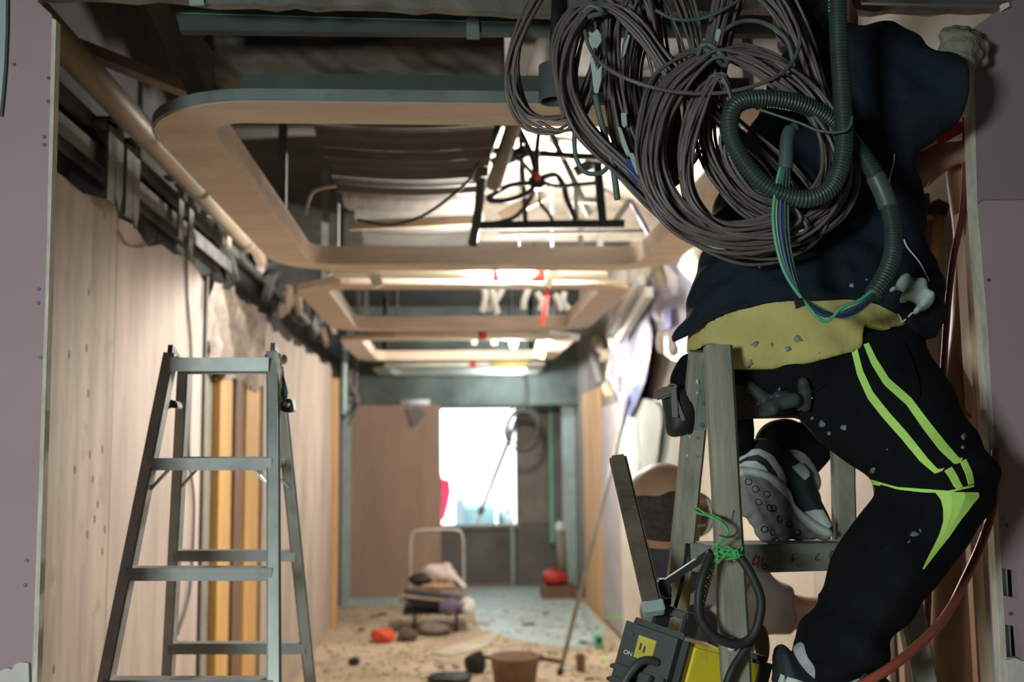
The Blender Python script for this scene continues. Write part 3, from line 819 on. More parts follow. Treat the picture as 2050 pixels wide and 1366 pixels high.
for k, (a, b, c_, d_, w, mm, lab) in enumerate((
    (950, 452, 1250, 448, 0.035, M['soot'], 'black bar running level just above the far edge of the nearest ring'),
    (1150, 370, 1155, 450, 0.02, M['core'], 'pale upright frame strip right of the cable knot'),
    (1196, 330, 1206, 450, 0.04, M['soot'], 'black upright bar at the right of the cable tangle'),
    (1140, 400, 1196, 402, 0.025, M['core'], 'pale level frame strip right of the cable knot'),
    (1226, 450, 1262, 400, 0.028, M['core'], 'pale slanting strut beside the hanging cables'),
    (1262, 400, 1300, 470, 0.018, M['film_lav'], 'lavender tinted strut leaning on the pale slanting one'),
    (960, 300, 1240, 318, 0.03, M['soot'], 'black bar running level behind the disc lamp'),
    (1040, 240, 1052, 450, 0.022, M['soot'], 'black upright bar left of the cable knot'),
    (1100, 260, 1180, 430, 0.03, M['steel_dk'], 'dull grey strut slanting behind the disc lamp'),
    (1240, 300, 1150, 345, 0.05, M['duct'], 'brown strip under the ceiling right of the disc lamp'),
    (1210, 245, 1290, 330, 0.07, M['duct'], 'wide brown strip slanting behind the hanging coils'),
    (985, 330, 1060, 300, 0.06, M['duct'], 'brown strip above the oval cable loop'),
    (1000, 470, 1300, 462, 0.016, M['steel_dk'], 'dull grey rail along the far inside of the nearest ring'),
    (700, 452, 960, 440, 0.045, M['pipe'], 'tan timber under the brown duct, far side of the nearest ring'),
    (1000, 436, 1090, 390, 0.05, mat('blade_pale', (0.55, 0.47, 0.38), 0.6), 'pale strip slanting below the oval cable loop'))):
    bar_thing('ceiling_strut', P(a, b, 4.55+0.02*k), P(c_, d_, 4.55+0.02*k), w, 0.02, mm, lab, 'strut', (0, 1, 0))
cable('thin_cable', [P(955, 330, 3.6), P(930, 370, 3.7), P(850, 430, 3.9), P(780, 450, 4.0), P(715, 440, 4.0)], 0.006, MBK, 'thin black cable sagging across the brown duct')
cable('thin_rod', [P(612, 430, 3.9), P(626, 385, 3.9), P(672, 372, 3.9)], 0.006, M['ring_ply'], 'thin brown rod bent at the left inside the nearest ring', 'rod')

# lamps
t = thing('disc_lamp', 'round white disc work lamp glowing above the nearest ring', 'lamp', LAMP1)
ax = Vector((0.28, -0.36, -0.9)).normalized()
MB().lathe([(0, -0.03), (0.05, -0.03), (0.082, -0.005), (0.085, 0.012), (0.078, 0.014), (0.076, 0.006), (0, 0.006)], LAMP1-ax*0.03, 32, ax).build('housing', M['white'], t, smooth=False)
MB().lathe([(0, 0.009), (0.075, 0.008), (0.075, 0.0075), (0, 0.0075)], LAMP1-ax*0.03, 32, ax).build('diffuser', emit('lamp_glow', (1.0, 0.93, 0.9), 3.5), t)
MB().tube(catmull([LAMP1-ax*0.06, LAMP1+Vector((0.02, 0.05, 0.15)), Vector((LAMP1.x+0.03, LAMP1.y+0.1, 3.12))], 6), 0.006, 6).build('cord', MBK, t)
def bulb(p, label, glow, top):
    t = thing('hanging_bulb', label, 'lamp', p, 'hanging bulbs along the corridor')
    MB().lathe([(0, -0.045), (0.02, -0.04), (0.032, -0.02), (0.034, 0.0), (0.026, 0.025), (0.016, 0.045)], p, 20).build('bulb', glow, t, smooth=True)
    MB().lathe([(0.0, 0.085), (0.018, 0.08), (0.019, 0.042), (0.0, 0.042)], p, 16).build('socket', MBK, t)
    MB().tube([p+Vector((0, 0, 0.08)), Vector((p.x+0.01, p.y+0.02, top))], 0.004, 6).build('cord', MBK, t)
bulb(LAMP2, 'dazzling bulb just below the far edge of the nearest ceiling ring', emit('bulb_glow', (0.95, 0.97, 1.0), 60), 3.25)
bulb(LAMP3, 'dimmer bulb by the third ceiling ring', emit('bulb_glow_warm', (1.0, 0.92, 0.8), 12), 3.25)
bulb(LAMP4, 'small farthest bulb by the pale ceiling ring', emit('bulb_glow_cool', (0.95, 1.0, 1.0), 8), 3.25)

# sprinkler pipes with red couplings across the corridor
def cross_pipe(a, b, y, r, reds, label, m):
    p0, p1 = P(*a, y), P(*b, y)
    t = thing('sprinkler_pipe', label, 'pipe', (p0+p1)/2, 'sprinkler pipes across the corridor')
    MB().tube([p0, p1], r, 16).build('pipe', m, t, smooth=True)
    for u, ln in reds:
        c = p0+(p1-p0)*u; dd = (p1-p0).normalized()*ln
        MB().tube([c-dd, c+dd], r*1.35, 16).build('coupling', M['red'], t, smooth=True)
    MB().tube([p0+(p1-p0)*0.015, Vector(((p0+(p1-p0)*0.015).x, y, 3.25))], 0.006, 6).build('hanger_rod', M['steel_dk'], t)
    MB().tube([p0+(p1-p0)*0.8, Vector(((p0+(p1-p0)*0.8).x, y, 3.25))], 0.006, 6).build('hanger_rod', M['steel_dk'], t)
WP = mat('pipe_cream', (0.70, 0.64, 0.52), 0.5, scale=5, amt=0.15)
cross_pipe((668, 547), (1215, 553), 5.08, 0.024, ((0.595, 0.022), (0.73, 0.05)), 'cream sprinkler pipe with red couplings beside the dazzling bulb', WP)
cross_pipe((790, 668), (1140, 676), 7.55, 0.024, ((0.50, 0.03),), 'cream sprinkler pipe with one red coupling between second and third rings', WP)
cross_pipe((770, 731), (1090, 728), 10.05, 0.024, ((0.55, 0.03),), 'pale sprinkler pipe with a red coupling before the farthest ring', mat('pipe_greenish', (0.62, 0.66, 0.58), 0.5))
o = MB().tube([P(985, 729, 10.0), P(1056, 727, 10.0)], 0.04, 12).build('yellow_sleeve', mat('yellow_sleeve', (0.75, 0.66, 0.22), 0.6), smooth=True); tag(o, 'yellow sleeve wrapped round the pale far sprinkler pipe', 'sleeve')
o = MB().bar(P(1100, 562, 5.36), P(1085, 650, 5.36), 0.025, 0.012, (0, 1, 0)).build('red_strap', M['red']); tag(o, 'red strap dangling below the second ring at the right', 'strap')
for k, (a, b, a2, b2, y, w, mm, lab) in enumerate((
    (738, 520, 758, 575, 4.86, 0.05, M['core'], 'pale metal tab hanging between the first two rings'),
    (648, 520, 660, 552, 4.86, 0.03, M['core'], 'small pale tab left of the first sprinkler pipe'),
    (1110, 540, 1095, 575, 5.0, 0.04, M['pipe'], 'brass fitting hanging right of the dazzling bulb'),
    (948, 660, 950, 690, 8.6, 0.04, M['pipe'], 'tan tab inside the third ring, left of centre'),
    (988, 668, 990, 690, 8.6, 0.04, M['pipe'], 'tan tab inside the third ring, right of centre'),
    (1086, 684, 1078, 716, 8.8, 0.09, mat('yellow_tab', (0.72, 0.60, 0.30), 0.6), 'yellow board tab at the right inside the third ring'),
    (1100, 668, 1160, 676, 7.6, 0.05, M['white'], 'white strip at the right end of the third ring'))):
    bar_thing('hanging_tab', P(a, b, y), P(a2, b2, y), w, 0.008, mm, lab, 'tab', (0, 1, 0))
# white conduits inside the second ring
for k, pts in enumerate(([(960, 560), (972, 590), (965, 625)], [(985, 575), (990, 605), (996, 628)], [(1010, 560), (1000, 590), (975, 622)], [(1060, 575), (1050, 600), (1048, 620)], [(1075, 585), (1085, 605), (1080, 622)], [(1110, 590), (1118, 600), (1125, 622)], [(1130, 585), (1128, 605), (1140, 620)])):
    side = ['far left', 'left', 'inner left', 'centre', 'inner right', 'right', 'far right'][k]
    cable('white_conduit', [P(a, b, 6.4+0.05*k) for a, b in pts], 0.022, M['white'], '%s piece among the white conduits above the second ring' % side, 'conduit', 5, 'white conduits above the second ring')
# ------------------------------------------------------------------ right wall and far right corner
XW = XR+0.02
def wall_piece(name, pts, m, label, cat, x=XW, t=0.02, group=None):
    b = MB().prism([PX(a, c, x) for a, c in pts], (t, 0, 0))
    return tag(b.build(name, m), label, cat, group)
def wall_board(name, px0, px1, z0, z1, m, label, cat, x=XW, t=0.02, group=None):
    ya, yb = PX(px1, 905, x).y, PX(px0, 905, x).y
    return tag(MB().span((x, ya, z0), (x+t, yb, z1)).build(name, m), label, cat, group)
TEALW = mat('pale_teal_board', (0.60, 0.70, 0.68), 0.7, scale=3, amt=0.15)
CREAM = mat('cream_board', (0.66, 0.62, 0.54), 0.8, scale=3, amt=0.15)
LAVG = mat('lavender_grey', (0.42, 0.40, 0.42), 0.7, scale=4, amt=0.2)
wall_board('wall_board', 1168, 1202, 0, 2.2, M['orange_board'], 'orange brown timber board at the far end of the right wall', 'board')
wall_board('wall_board', 1203, 1238, 0.05, 2.0, LAVG, 'grey board right of the orange timber one on the right wall', 'board')
wall_board('wall_board', 1239, 1300, 0, 1.95, CREAM, 'cream board on the right wall behind the leaning thin pole', 'board')
wall_board('wall_board', 1301, 1352, 0, 1.95, TEALW, 'pale teal board on the right wall left of the shaved head', 'board')
wall_board('wall_board', 1353, 1440, 0, 2.0, CREAM, 'cream board on the right wall behind the wooden ladder', 'board')
wall_board('wall_board', 1441, 1620, 0, 2.6, mat('wall_board_tan', (0.46, 0.40, 0.335), 0.85, scale=3, amt=0.15), 'tan board on the right wall behind the man on the ladder', 'board')
wall_board('wall_board', 1621, 1760, 0, 2.6, mat('wall_board_grey', (0.42, 0.37, 0.32), 0.85, scale=3, amt=0.15), 'grey tan board on the right wall behind the bent knee', 'board')
# plastic film, torn, taped over the upper right wall
def film(pts, m, label, x, seed):
    ys = [PX(a, c, x) for a, c in pts]
    b = MB(); c0 = sum(ys, Vector())/len(ys)
    # fan with rings so that the film can crumple
    rings = 6; vs = [c0]; L = []
    fine = catmull(ys, 5, True); n = len(fine)
    for r_ in range(1, rings+1):
        for k in range(n): vs.append(c0+(fine[k]-c0)*(r_/rings))
    fs = [(0, 1+k, 1+(k+1) % n) for k in range(n)]
    for r_ in range(rings-1):
        for k in range(n): fs.append((1+r_*n+k, 1+(r_+1)*n+k, 1+(r_+1)*n+(k+1) % n, 1+r_*n+(k+1) % n))
    rs = np.random.RandomState(seed); q = rs.randn(4, 3)*14
    out = []
    for v in vs:
        d = sum(math.sin(v.y*q[i][1]+v.z*q[i][2]+i) for i in range(4))*0.0035
        out.append((v.x-0.02+d, v.y, v.z))
    m_ = len(out)
    back = [(x_+0.004, y_, z_) for x_, y_, z_ in out]
    b.add(out+back, fs+[tuple(m_+i for i in f[::-1]) for f in fs])
    return tag(b.build('plastic_film', m, smooth=True), label, 'plastic film', None)
film([(1222, 640), (1262, 590), (1300, 600), (1306, 690), (1282, 800), (1256, 850), (1236, 780), (1225, 720)], M['film_lav'], 'lavender plastic film hanging on the right wall beyond the second ring', XW-0.02, 3)
film([(1296, 640), (1310, 690), (1290, 780), (1266, 830), (1252, 815), (1268, 730)], M['film_blue'], 'blue torn plastic film hanging on the right wall', XW-0.055, 4)
film([(1310, 560), (1345, 530), (1400, 540), (1405, 640), (1370, 720), (1330, 700), (1312, 640)], M['film_lav'], 'pale lavender film on the right wall beside the hip pouch', XW-0.02, 5)
film([(1250, 850), (1290, 800), (1330, 830), (1310, 950), (1262, 960)], TEALW, 'pale teal film low on the right wall behind the dark wooden bar', XW-0.02, 6)
wall_board('blue_tape', 1336, 1349, 1.6+(905-668)/2077*PX(1342, 660, XW).y-0.0, 1.6+(905-632)/2077*PX(1342, 660, XW).y, mat('blue_tape', (0.20, 0.18, 0.75), 0.6), 'small blue tape patch on the right wall left of the man\'s waist', 'tape', XW-0.07, 0.008)
for k, (a, c) in enumerate(((1323, 685), (1346, 690))):
    tag(MB().ell(PX(a, c, XW-0.05), (0.03, 0.06, 0.08), 8).build('plaster_dab', M['plaster'], smooth=True), 'whitish plaster dab under the blue tape, %s' % ('left one' if k == 0 else 'right one'), 'plaster')
# ragged stubs along the right wall head
for i, (a, c) in enumerate(((1196, 690), (1212, 712), (1190, 730), (1226, 660), (1240, 640), (1254, 620), (1268, 600), (1222, 740), (1236, 770), (1216, 780), (1290, 560), (1320, 545), (1345, 560), (1380, 530), (1392, 545), (1410, 560))):
    p = PX(a, c, XW-0.06); q = MB(); mm = [M['core'], M['pipe'], LAVG, M['white'], M['lumber_pale']][i % 5]
    rot = Matrix.Rotation(random.uniform(-0.8, 0.8), 3, 'X') @ Matrix.Rotation(random.uniform(-0.4, 0.4), 3, 'Y')
    q.box(p, (0.05, random.uniform(0.10, 0.30), random.uniform(0.06, 0.22)), rot)
    o = q.build('wall_head_stub', mm, bevel=0.01); jitter_mesh(o, 0.02, 18, i)
    colr = ['pale', 'tan', 'grey', 'white', 'timber coloured'][i % 5]
    tag(o, '%s broken stub on the head of the right wall, %s' % (colr, 'far part' if i < 10 else 'near part by the jacket'), 'stub', 'broken stubs on the right wall head, %s' % colr)
for k, (a, b_, c_, d_) in enumerate(((1285, 560, 1225, 660), (1300, 585, 1240, 680))):
    o = MB().bar(PX(a, b_, XW-0.1), PX(c_, d_, XW-0.1), 0.07, 0.05, (1, 0, 0)).build('white_trunking', M['white']); tag(o, 'white trunking slanting along the right wall head, %s one' % ('upper' if k == 0 else 'lower'), 'trunking')

# far right corner
o = MB().span((P(1126, 905, 12.0).x, 12.0, 0), (P(1152, 905, 12.0).x, 12.08, 2.45)).build('steel_stud', M['teal_steel']); tag(o, 'pale teal steel stud near the right end of the far wall', 'stud')
o = MB().span((P(1100, 905, 12.6).x, 12.6, 0.5), (P(1109, 905, 12.6).x, 12.64, 2.2)).build('green_strip', M['green_str']); tag(o, 'thin green vertical strip on the far wall right of the window', 'strip')
o = MB().span((P(1108, 905, 12.5).x, 12.5, 0), (P(1126, 905, 12.5).x, 12.6, 2.4)).build('dark_post', M['lowwall']); tag(o, 'dark post right of the thin green strip', 'post')
t = thing('floor_box', 'low brown box at the far right corner of the floor', 'box', PZ(1118, 1200, 0))
c = PZ(1118, 1200, 0)
MB().span((c.x-0.17, c.y, 0), (c.x+0.2, c.y+0.35, 0.13)).build('body', M['lumber_dk'], t)
o = MB().ell((c.x-0.03, c.y+0.17, 0.225), (0.15, 0.12, 0.085), 10).build('red_bag', M['red'], smooth=True); jitter_mesh(o, 0.03, 12, 3); tag(o, 'dark red bag lying on the low brown box', 'bag')
t = thing('cardboard_tube', 'brown cardboard tube with a white tip standing in the far right corner', 'tube', (c.x+0.06, c.y+0.3, 0.13))
MB().tube([(c.x+0.08, c.y+0.30, 0.13), (c.x+0.06, c.y+0.34, 0.72)], 0.045, 14).build('tube', M['pipe'], t, smooth=True)
MB().ell((c.x+0.06, c.y+0.34, 0.74), (0.05, 0.05, 0.07), 10).build('tip', M['white'], t, smooth=True)
t = MB().span((P(1021, 905, YB-0.05).x, YB-0.06, 0), (P(1027, 905, YB-0.05).x, YB-0.02, wb)).build('thin_post', M['teal_steel']); tag(t, 'thin teal post below the daylight opening', 'post')
# coil of cable hanging by the daylight opening
cc = MB(); n0 = P(1048, 860, 11.6)
for k in range(5):
    rr_ = 0.16+0.012*k
    cc.tube([(n0.x+rr_*math.cos(a)*(1+0.05*math.sin(k+a)), 11.6+0.02*k, n0.z+0.02*math.sin(k*2)+rr_*1.25*math.sin(a)) for a in [2*math.pi*i/28 for i in range(28)]], 0.009, 6, True)
cc.tube(catmull([(n0.x, 11.65, n0.z+0.2), (n0.x+0.02, 11.65, n0.z+0.5), (n0.x-0.03, 11.7, n0.z+0.85)], 6), 0.009, 6)
tag(cc.build('cable_coil', mat('coil_dark', (0.10, 0.095, 0.09), 0.6), smooth=True), 'dark cable coil hanging beside the daylight opening', 'cable')
# leaning poles
a0 = PZ(912, 1152, 0); a1 = P(1036, 838, 12.3)
t = thing('leaning_pole', 'long grey steel pole leaning across the daylight opening', 'pole', a0)
MB().tube([a0, a1], 0.028, 12).build('tube', M['steel'], t, smooth=True)
MB().tube([a0+(a1-a0)*0.42, a0+(a1-a0)*0.455], 0.045, 12).build('clamp', M['steel_dk'], t, smooth=True)
b0 = PZ(1120, 1352, 0); b1 = PX(1262, 790, 1.36)
t = thing('leaning_pole', 'thin grey pole on the floor leaning against the right wall', 'pole', b0)
MB().tube([b0, b1], 0.016, 10).build('tube', mat('pole_grey', (0.36, 0.34, 0.36), 0.5, metal=0.4), t, smooth=True)
MB().tube([b0, b0+(b1-b0)*0.02], 0.022, 10).build('foot_cap', M['black'], t, smooth=True)

# what stands outside the opening
def outside(name, px0, px1, py0, y, m, label, cat, dep=6):
    a, b = P(px0, 1045, y), P(px1, 1045, y); top = P(px0, py0, y).z
    o = MB().span((a.x, y, -15), (b.x, y+dep, top)).build(name, m); return tag(o, label, cat)
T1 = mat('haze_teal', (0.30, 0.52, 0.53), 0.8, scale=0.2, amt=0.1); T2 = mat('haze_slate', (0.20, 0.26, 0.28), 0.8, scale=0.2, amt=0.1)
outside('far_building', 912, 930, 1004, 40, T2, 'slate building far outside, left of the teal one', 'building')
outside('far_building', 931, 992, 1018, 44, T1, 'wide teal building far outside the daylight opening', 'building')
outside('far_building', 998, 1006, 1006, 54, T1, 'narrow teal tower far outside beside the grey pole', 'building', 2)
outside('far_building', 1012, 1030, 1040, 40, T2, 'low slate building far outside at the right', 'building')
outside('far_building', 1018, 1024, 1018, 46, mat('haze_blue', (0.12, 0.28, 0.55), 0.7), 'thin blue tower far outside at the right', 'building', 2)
o = MB().span((P(881, 905, 14.0).x, 14.0, -15.0), (P(884, 905, 14.0).x, 14.03, P(884, 950, 14.0).z)).prism([P(883, 958, 14.0), P(900, 962, 14.0), P(903, 985, 14.0), P(898, 1010, 14.0), P(890, 1040, 14.0), P(884, 1042, 14.0)], (0, 0.03, 0)).build('red_banner', mat('banner_red', (0.85, 0.06, 0.16), 0.7)); tag(o, 'red banner just outside the opening, at its left edge', 'banner')
structure(MB().span((-30, YB+0.25, -15.2), (30, 60, -15.0)).build('outside_ground', M['greywall']))
# ------------------------------------------------------------------ things on the corridor floor
def fpoly(name, pts, m, label, cat, h=0.006):
    return tag(MB().prism([PZ(a, b, 0.0005) for a, b in pts], (0, 0, h)).build(name, m), label, cat)
o = fpoly('floor_film', [(935, 1178), (1100, 1175), (1175, 1215), (1215, 1262), (1170, 1300), (1080, 1292), (1010, 1275), (960, 1262), (945, 1220)], M['film_floor'], 'pale teal protective film spread over the far right floor', 'film', 0.004)
fpoly('cardboard_sheet', [(866, 1310), (990, 1268), (1000, 1276), (975, 1296), (905, 1316)], mat('card_pale', (0.62, 0.56, 0.44), 0.8, scale=3), 'pale cardboard sheet on the floor in front of the trolley', 'cardboard', 0.012)
fpoly('cardboard_sheet', [(846, 1296), (930, 1268), (985, 1264), (880, 1312)], mat('card_pinkish', (0.55, 0.41, 0.30), 0.8, scale=3), 'brownish cardboard sheet partly under the pale one', 'cardboard', 0.005)
# folding hand trolley carrying a loaded black crate
c = PZ(868, 1262, 0)
t = thing('hand_trolley', 'folding hand trolley with a tall rounded wire handle', 'trolley', c)
sx = mpp(c.y)
hl, hr_, ht = P(822, 1170, c.y+0.40), P(928, 1130, c.y+0.40), P(880, 1062, c.y+0.40)
hz = ht.z; xl, xr = hl.x, P(928, 1130, c.y+0.40).x
MB().tube(catmull([(xl, c.y+0.40, 0.18), (xl, c.y+0.40, hz-0.25), (xl+0.01, c.y+0.41, hz-0.06), (xl+0.08, c.y+0.41, hz), (xr-0.08, c.y+0.41, hz), (xr-0.01, c.y+0.41, hz-0.06), (xr, c.y+0.40, hz-0.25), (xr, c.y+0.40, 0.18)], 6), 0.012, 8).build('handle', mat('handle_pale', (0.60, 0.58, 0.53), 0.4, metal=0.3), t, smooth=True)
MB().span((xl-0.05, c.y-0.15, 0.16), (xr+0.04, c.y+0.42, 0.185)).build('deck', M['black'], t)
for px_ in (830, 914):
    for dy in (-0.1, 0.3):
        q = P(px_, 1260, c.y+dy); w_ = MB().lathe([(0, -0.015), (0.06, -0.015), (0.065, 0), (0.06, 0.015), (0, 0.015)], (q.x, c.y+dy, 0.065), 16, (1, 0, 0))
        wo = w_.build('wheel', M['black'], t)
        MB().bar((q.x, c.y+dy, 0.09), (q.x, c.y+dy, 0.165), 0.03, 0.02).build('fork', M['steel_dk'], wo)
t = thing('tool_crate', 'dark fabric tool crate loaded on the hand trolley', 'crate', (c.x, c.y+0.05, 0.19))
A = [P(a, b, c.y-0.12) for a, b in ((800, 1190), (930, 1205), (918, 1250), (838, 1246))]
zb = 0.19
q = MB(); top = [(A[0].x, c.y-0.2, A[0].z), (A[1].x, c.y-0.2, A[1].z), (A[1].x, c.y+0.32, A[1].z), (A[0].x, c.y+0.32, A[0].z)]
bot = [(A[3].x, c.y-0.12, zb), (A[2].x, c.y-0.12, zb), (A[2].x, c.y+0.27, zb), (A[3].x, c.y+0.27, zb)]
q.add(bot+top, [(3, 2, 1, 0), (0, 1, 5, 4), (1, 2, 6, 5), (2, 3, 7, 6), (3, 0, 4, 7), (4, 5, 6, 7)])
q.build('bag_body', mat('dark_navy', (0.055, 0.055, 0.075), 0.8, scale=9, amt=0.4), t, bevel=0.03)
MB().bar(top[0], top[1], 0.02, 0.02, (0, 1, 0)).build('rim', mat('rim_tan', (0.42, 0.30, 0.20), 0.7), t)
def lump(name, a, b, y, rx, ry, rz, m, label, cat, seed, amp=0.25, fr=None):
    p = P(a, b, y); o = MB().ell(p, (rx, ry, rz), 12).build(name, m, smooth=True); jitter_mesh(o, amp*min(rx, ry, rz), fr or 1.2/min(rx, ry, rz), seed); return tag(o, label, cat)
lump('cloth_bundle', 880, 1150, c.y+0.05, 0.17, 0.12, 0.11, mat('cloth_pinkwhite', (0.62, 0.50, 0.46), 0.9, scale=9), 'pinkish white cloth bundle heaped on the tool crate', 'cloth', 2)
lump('black_case', 846, 1160, c.y, 0.13, 0.09, 0.06, M['black'], 'small black case on the left of the tool crate', 'case', 3, 0.1)
lump('tool_roll', 880, 1174, c.y-0.1, 0.17, 0.05, 0.03, mat('tan_roll', (0.45, 0.30, 0.20), 0.8), 'tan tool roll lying across the tool crate', 'tool roll', 4)
lump('purple_pouch', 898, 1216, c.y-0.3, 0.09, 0.05, 0.07, mat('purple', (0.17, 0.13, 0.22), 0.8), 'purple pouch hanging on the front of the tool crate', 'pouch', 5)
tag(MB().bar(P(898, 1140, c.y-0.12), P(932, 1176, c.y-0.15), 0.035, 0.02).build('white_stick', M['white']), 'white stick poking out of the tool crate at its right', 'stick')
lump('white_package', 938, 1215, c.y-0.15, 0.07, 0.06, 0.07, M['white'], 'white crumpled package beside the tool crate', 'package', 6)
# red net bag, dark sacks, stone slab
def floor_lump(name, a, b, rx, ry, rz, m, label, cat, seed, amp=0.3):
    p = PZ(a, b, 0); o = MB().ell((p.x, p.y+ry, rz*0.88), (rx, ry, rz), 12).build(name, m, smooth=True)
    jitter_mesh(o, amp*rz, 0.9/rz, seed); return tag(o, label, cat)
floor_lump('red_bag', 766, 1290, 0.105, 0.10, 0.065, mat('red_orange', (0.78, 0.10, 0.035), 0.6, scale=14), 'bright red orange bag on the floor left of the trolley', 'bag', 2)
floor_lump('dark_sack', 814, 1288, 0.09, 0.12, 0.06, mat('sack_brown', (0.12, 0.085, 0.06), 0.9), 'dark brown sack beside the bright red bag', 'sack', 3)
floor_lump('grey_mound', 872, 1276, 0.15, 0.16, 0.06, mat('mound', (0.23, 0.19, 0.16), 0.95, scale=20), 'grey brown mound of rubble under the trolley', 'rubble', 4, 0.15)
floor_lump('black_bag', 948, 1352, 0.075, 0.08, 0.095, M['black'], 'crumpled black bag on the floor left of the brown bucket', 'bag', 5, 0.35)
floor_lump('black_rag', 900, 1372, 0.16, 0.12, 0.03, M['black'], 'flat black rag at the bottom edge, left of the black bag', 'rag', 6)
floor_lump('dark_parcel', 708, 1334, 0.045, 0.04, 0.03, M['soot'], 'small dark parcel on the floor below the bright red bag', 'parcel', 7, 0.1)
p = PZ(1034, 1388, 0)
t = thing('bucket', 'brown round bucket at the bottom edge, right of the black bag', 'bucket', p)
BR = mat('bucket_brown', (0.27, 0.17, 0.11), 0.7, scale=8, amt=0.3)
rB = 0.172
MB().lathe([(0, 0.0), (rB*0.8, 0.0), (rB*0.97, 0.20), (rB, 0.2), (rB, 0.215), (rB*0.94, 0.215), (rB*0.78, 0.02), (0, 0.02)], (p.x, p.y+0.16, 0), 32).build('shell', BR, t, smooth=True)
MB().lathe([(0, 0.15), (rB*0.88, 0.15), (rB*0.88, 0.145), (0, 0.145)], (p.x, p.y+0.16, 0), 28).build('contents', mat('bucket_fill', (0.17, 0.13, 0.10), 0.95, scale=20, bump=0.5), t)
MB().bar((p.x+rB*0.95, p.y+0.12, 0.20), (p.x+rB+0.14, p.y+0.05, 0.185), 0.03, 0.015).build('handle_tab', M['lumber_dk'], t)
p = PZ(1165, 1346, 0)
o = MB().span((p.x-0.035, p.y, 0), (p.x+0.025, p.y+0.06, 0.125)).build('wood_block', M['lumber_dk'], bevel=0.004); tag(o, 'small upright brown wood block on the floor by the leaning thin pole', 'block')
p = PZ(1200, 1300, 0)
t = thing('laser_level', 'small green and black tool on the floor by the right wall', 'tool', p)
MB().box((p.x, p.y+0.05, 0.055), (0.075, 0.07, 0.11)).build('body', M['green_str'], t, bevel=0.012)
MB().box((p.x, p.y+0.008, 0.065), (0.035, 0.02, 0.05)).build('face', M['black'], t, bevel=0.006)
o = MB().bar(PZ(1165, 1215, 0.02), PZ(1196, 1280, 0.02), 0.04, 0.03, (0, 0, 1)).build('floor_trunking', M['teal_steel']); tag(o, 'pale trunking on the floor along the right wall', 'trunking')
for k, (a, b, c_, d_, w) in enumerate(((586, 1350, 602, 1320, 0.012), (1212, 1236, 1246, 1237, 0.02), (846, 1249, 896, 1248, 0.02), (1208, 1310, 1216, 1330, 0.02))):  # thin pale green bars on the floor and right wall
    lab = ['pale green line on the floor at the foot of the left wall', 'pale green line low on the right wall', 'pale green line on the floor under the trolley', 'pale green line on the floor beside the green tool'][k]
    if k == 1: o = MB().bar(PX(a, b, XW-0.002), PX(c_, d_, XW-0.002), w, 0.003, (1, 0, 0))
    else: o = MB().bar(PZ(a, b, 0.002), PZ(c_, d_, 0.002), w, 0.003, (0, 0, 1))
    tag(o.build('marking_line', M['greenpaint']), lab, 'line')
# loose debris scraps on the floor: every scrap its own object
SCR = [M['lumber_pale'], M['lumber_dk'], M['plaster'], M['soot'], M['pipe']]
SCN = ['pale timber', 'dark brown', 'white plaster', 'black', 'tan']
for i in range(46):
    a = random.uniform(690, 1230); b = random.uniform(1225, 1362)
    if 780 < a < 960 and b < 1290: continue
    p = PZ(a, b, 0)
    if p.x < XL+0.1 or p.x > XR-0.1: continue
    w_, l_, h_ = random.uniform(0.02, 0.06), random.uniform(0.04, 0.16), random.uniform(0.006, 0.022)
    k = i % 5
    o = MB().box((p.x, p.y, h_/2+0.001), (l_, w_, h_), Matrix.Rotation(random.uniform(0, 3.1), 3, 'Z')).build('debris_scrap', SCR[k], bevel=0.002)
    side = 'left' if p.x < 0 else 'right'
    tag(o, '%s scrap lying on the dusty floor, %s half' % (SCN[k], side), 'scrap', '%s scraps on the %s half of the floor' % (SCN[k], side))
sd = MB(); rs = np.random.RandomState(9)
for i in range(900):
    a, b = rs.uniform(640, 1260), rs.uniform(1190, 1366); p = PZ(a, b, 0)
    if p.x < XL+0.05 or p.x > XR-0.05: continue
    s_ = rs.uniform(0.004, 0.014); sd.box((p.x, p.y, s_*0.4), (s_*rs.uniform(1, 3), s_, s_*0.8), Matrix.Rotation(rs.uniform(0, 3.1), 3, 'Z'))
tag(sd.build('floor_grit', mat('grit', (0.33, 0.27, 0.20), 0.9, scale=30, amt=0.6)), 'grit and wood crumbs scattered over the corridor floor', 'grit', None, 'stuff')
# ------------------------------------------------------------------ aluminium step ladder, left
ALU = mat('aluminium_dull', (0.40, 0.43, 0.42), 0.45, metal=0.3, scale=9, amt=0.25, dirt=0.2, dirtcol=(0.20, 0.19, 0.15))
ALU_D = mat('aluminium_step', (0.30, 0.31, 0.305), 0.5, metal=0.3, scale=9, amt=0.25, dirt=0.2, dirtcol=(0.12, 0.12, 0.10))
def toz(p0, p1, z=0.0):
    k = (z-p0.z)/(p1.z-p0.z); return p0+(p1-p0)*k
def channel(mb, p0, p1, w, d, th, side, up=(0, 1, 0)):
    """C section: web facing the camera, flanges running back"""
    dr = (p1-p0).normalized(); upv = Vector(up); s_ = dr.cross(upv).normalized(); upv = s_.cross(dr).normalized()
    mb.bar(p0+s_*side*(w/2-th/2), p1+s_*side*(w/2-th/2), th, d, up)
    mb.bar(p0-upv*(d/2-th/2), p1-upv*(d/2-th/2), w, th, up)
    mb.bar(p0+upv*(d/2-th/2), p1+upv*(d/2-th/2), w, th, up)
    return mb
nL = (P(342, 712, 2.62), P(212, 1366, 2.42)); nR = (P(547, 708, 2.62), P(549, 1366, 2.42))
fL = (P(370, 742, 2.70), P(336, 1366, 3.08)); fR = (P(556, 740, 2.70), P(621, 1366, 3.08))
base = (toz(*nL)+toz(*nR)+toz(*fL)+toz(*fR))/4
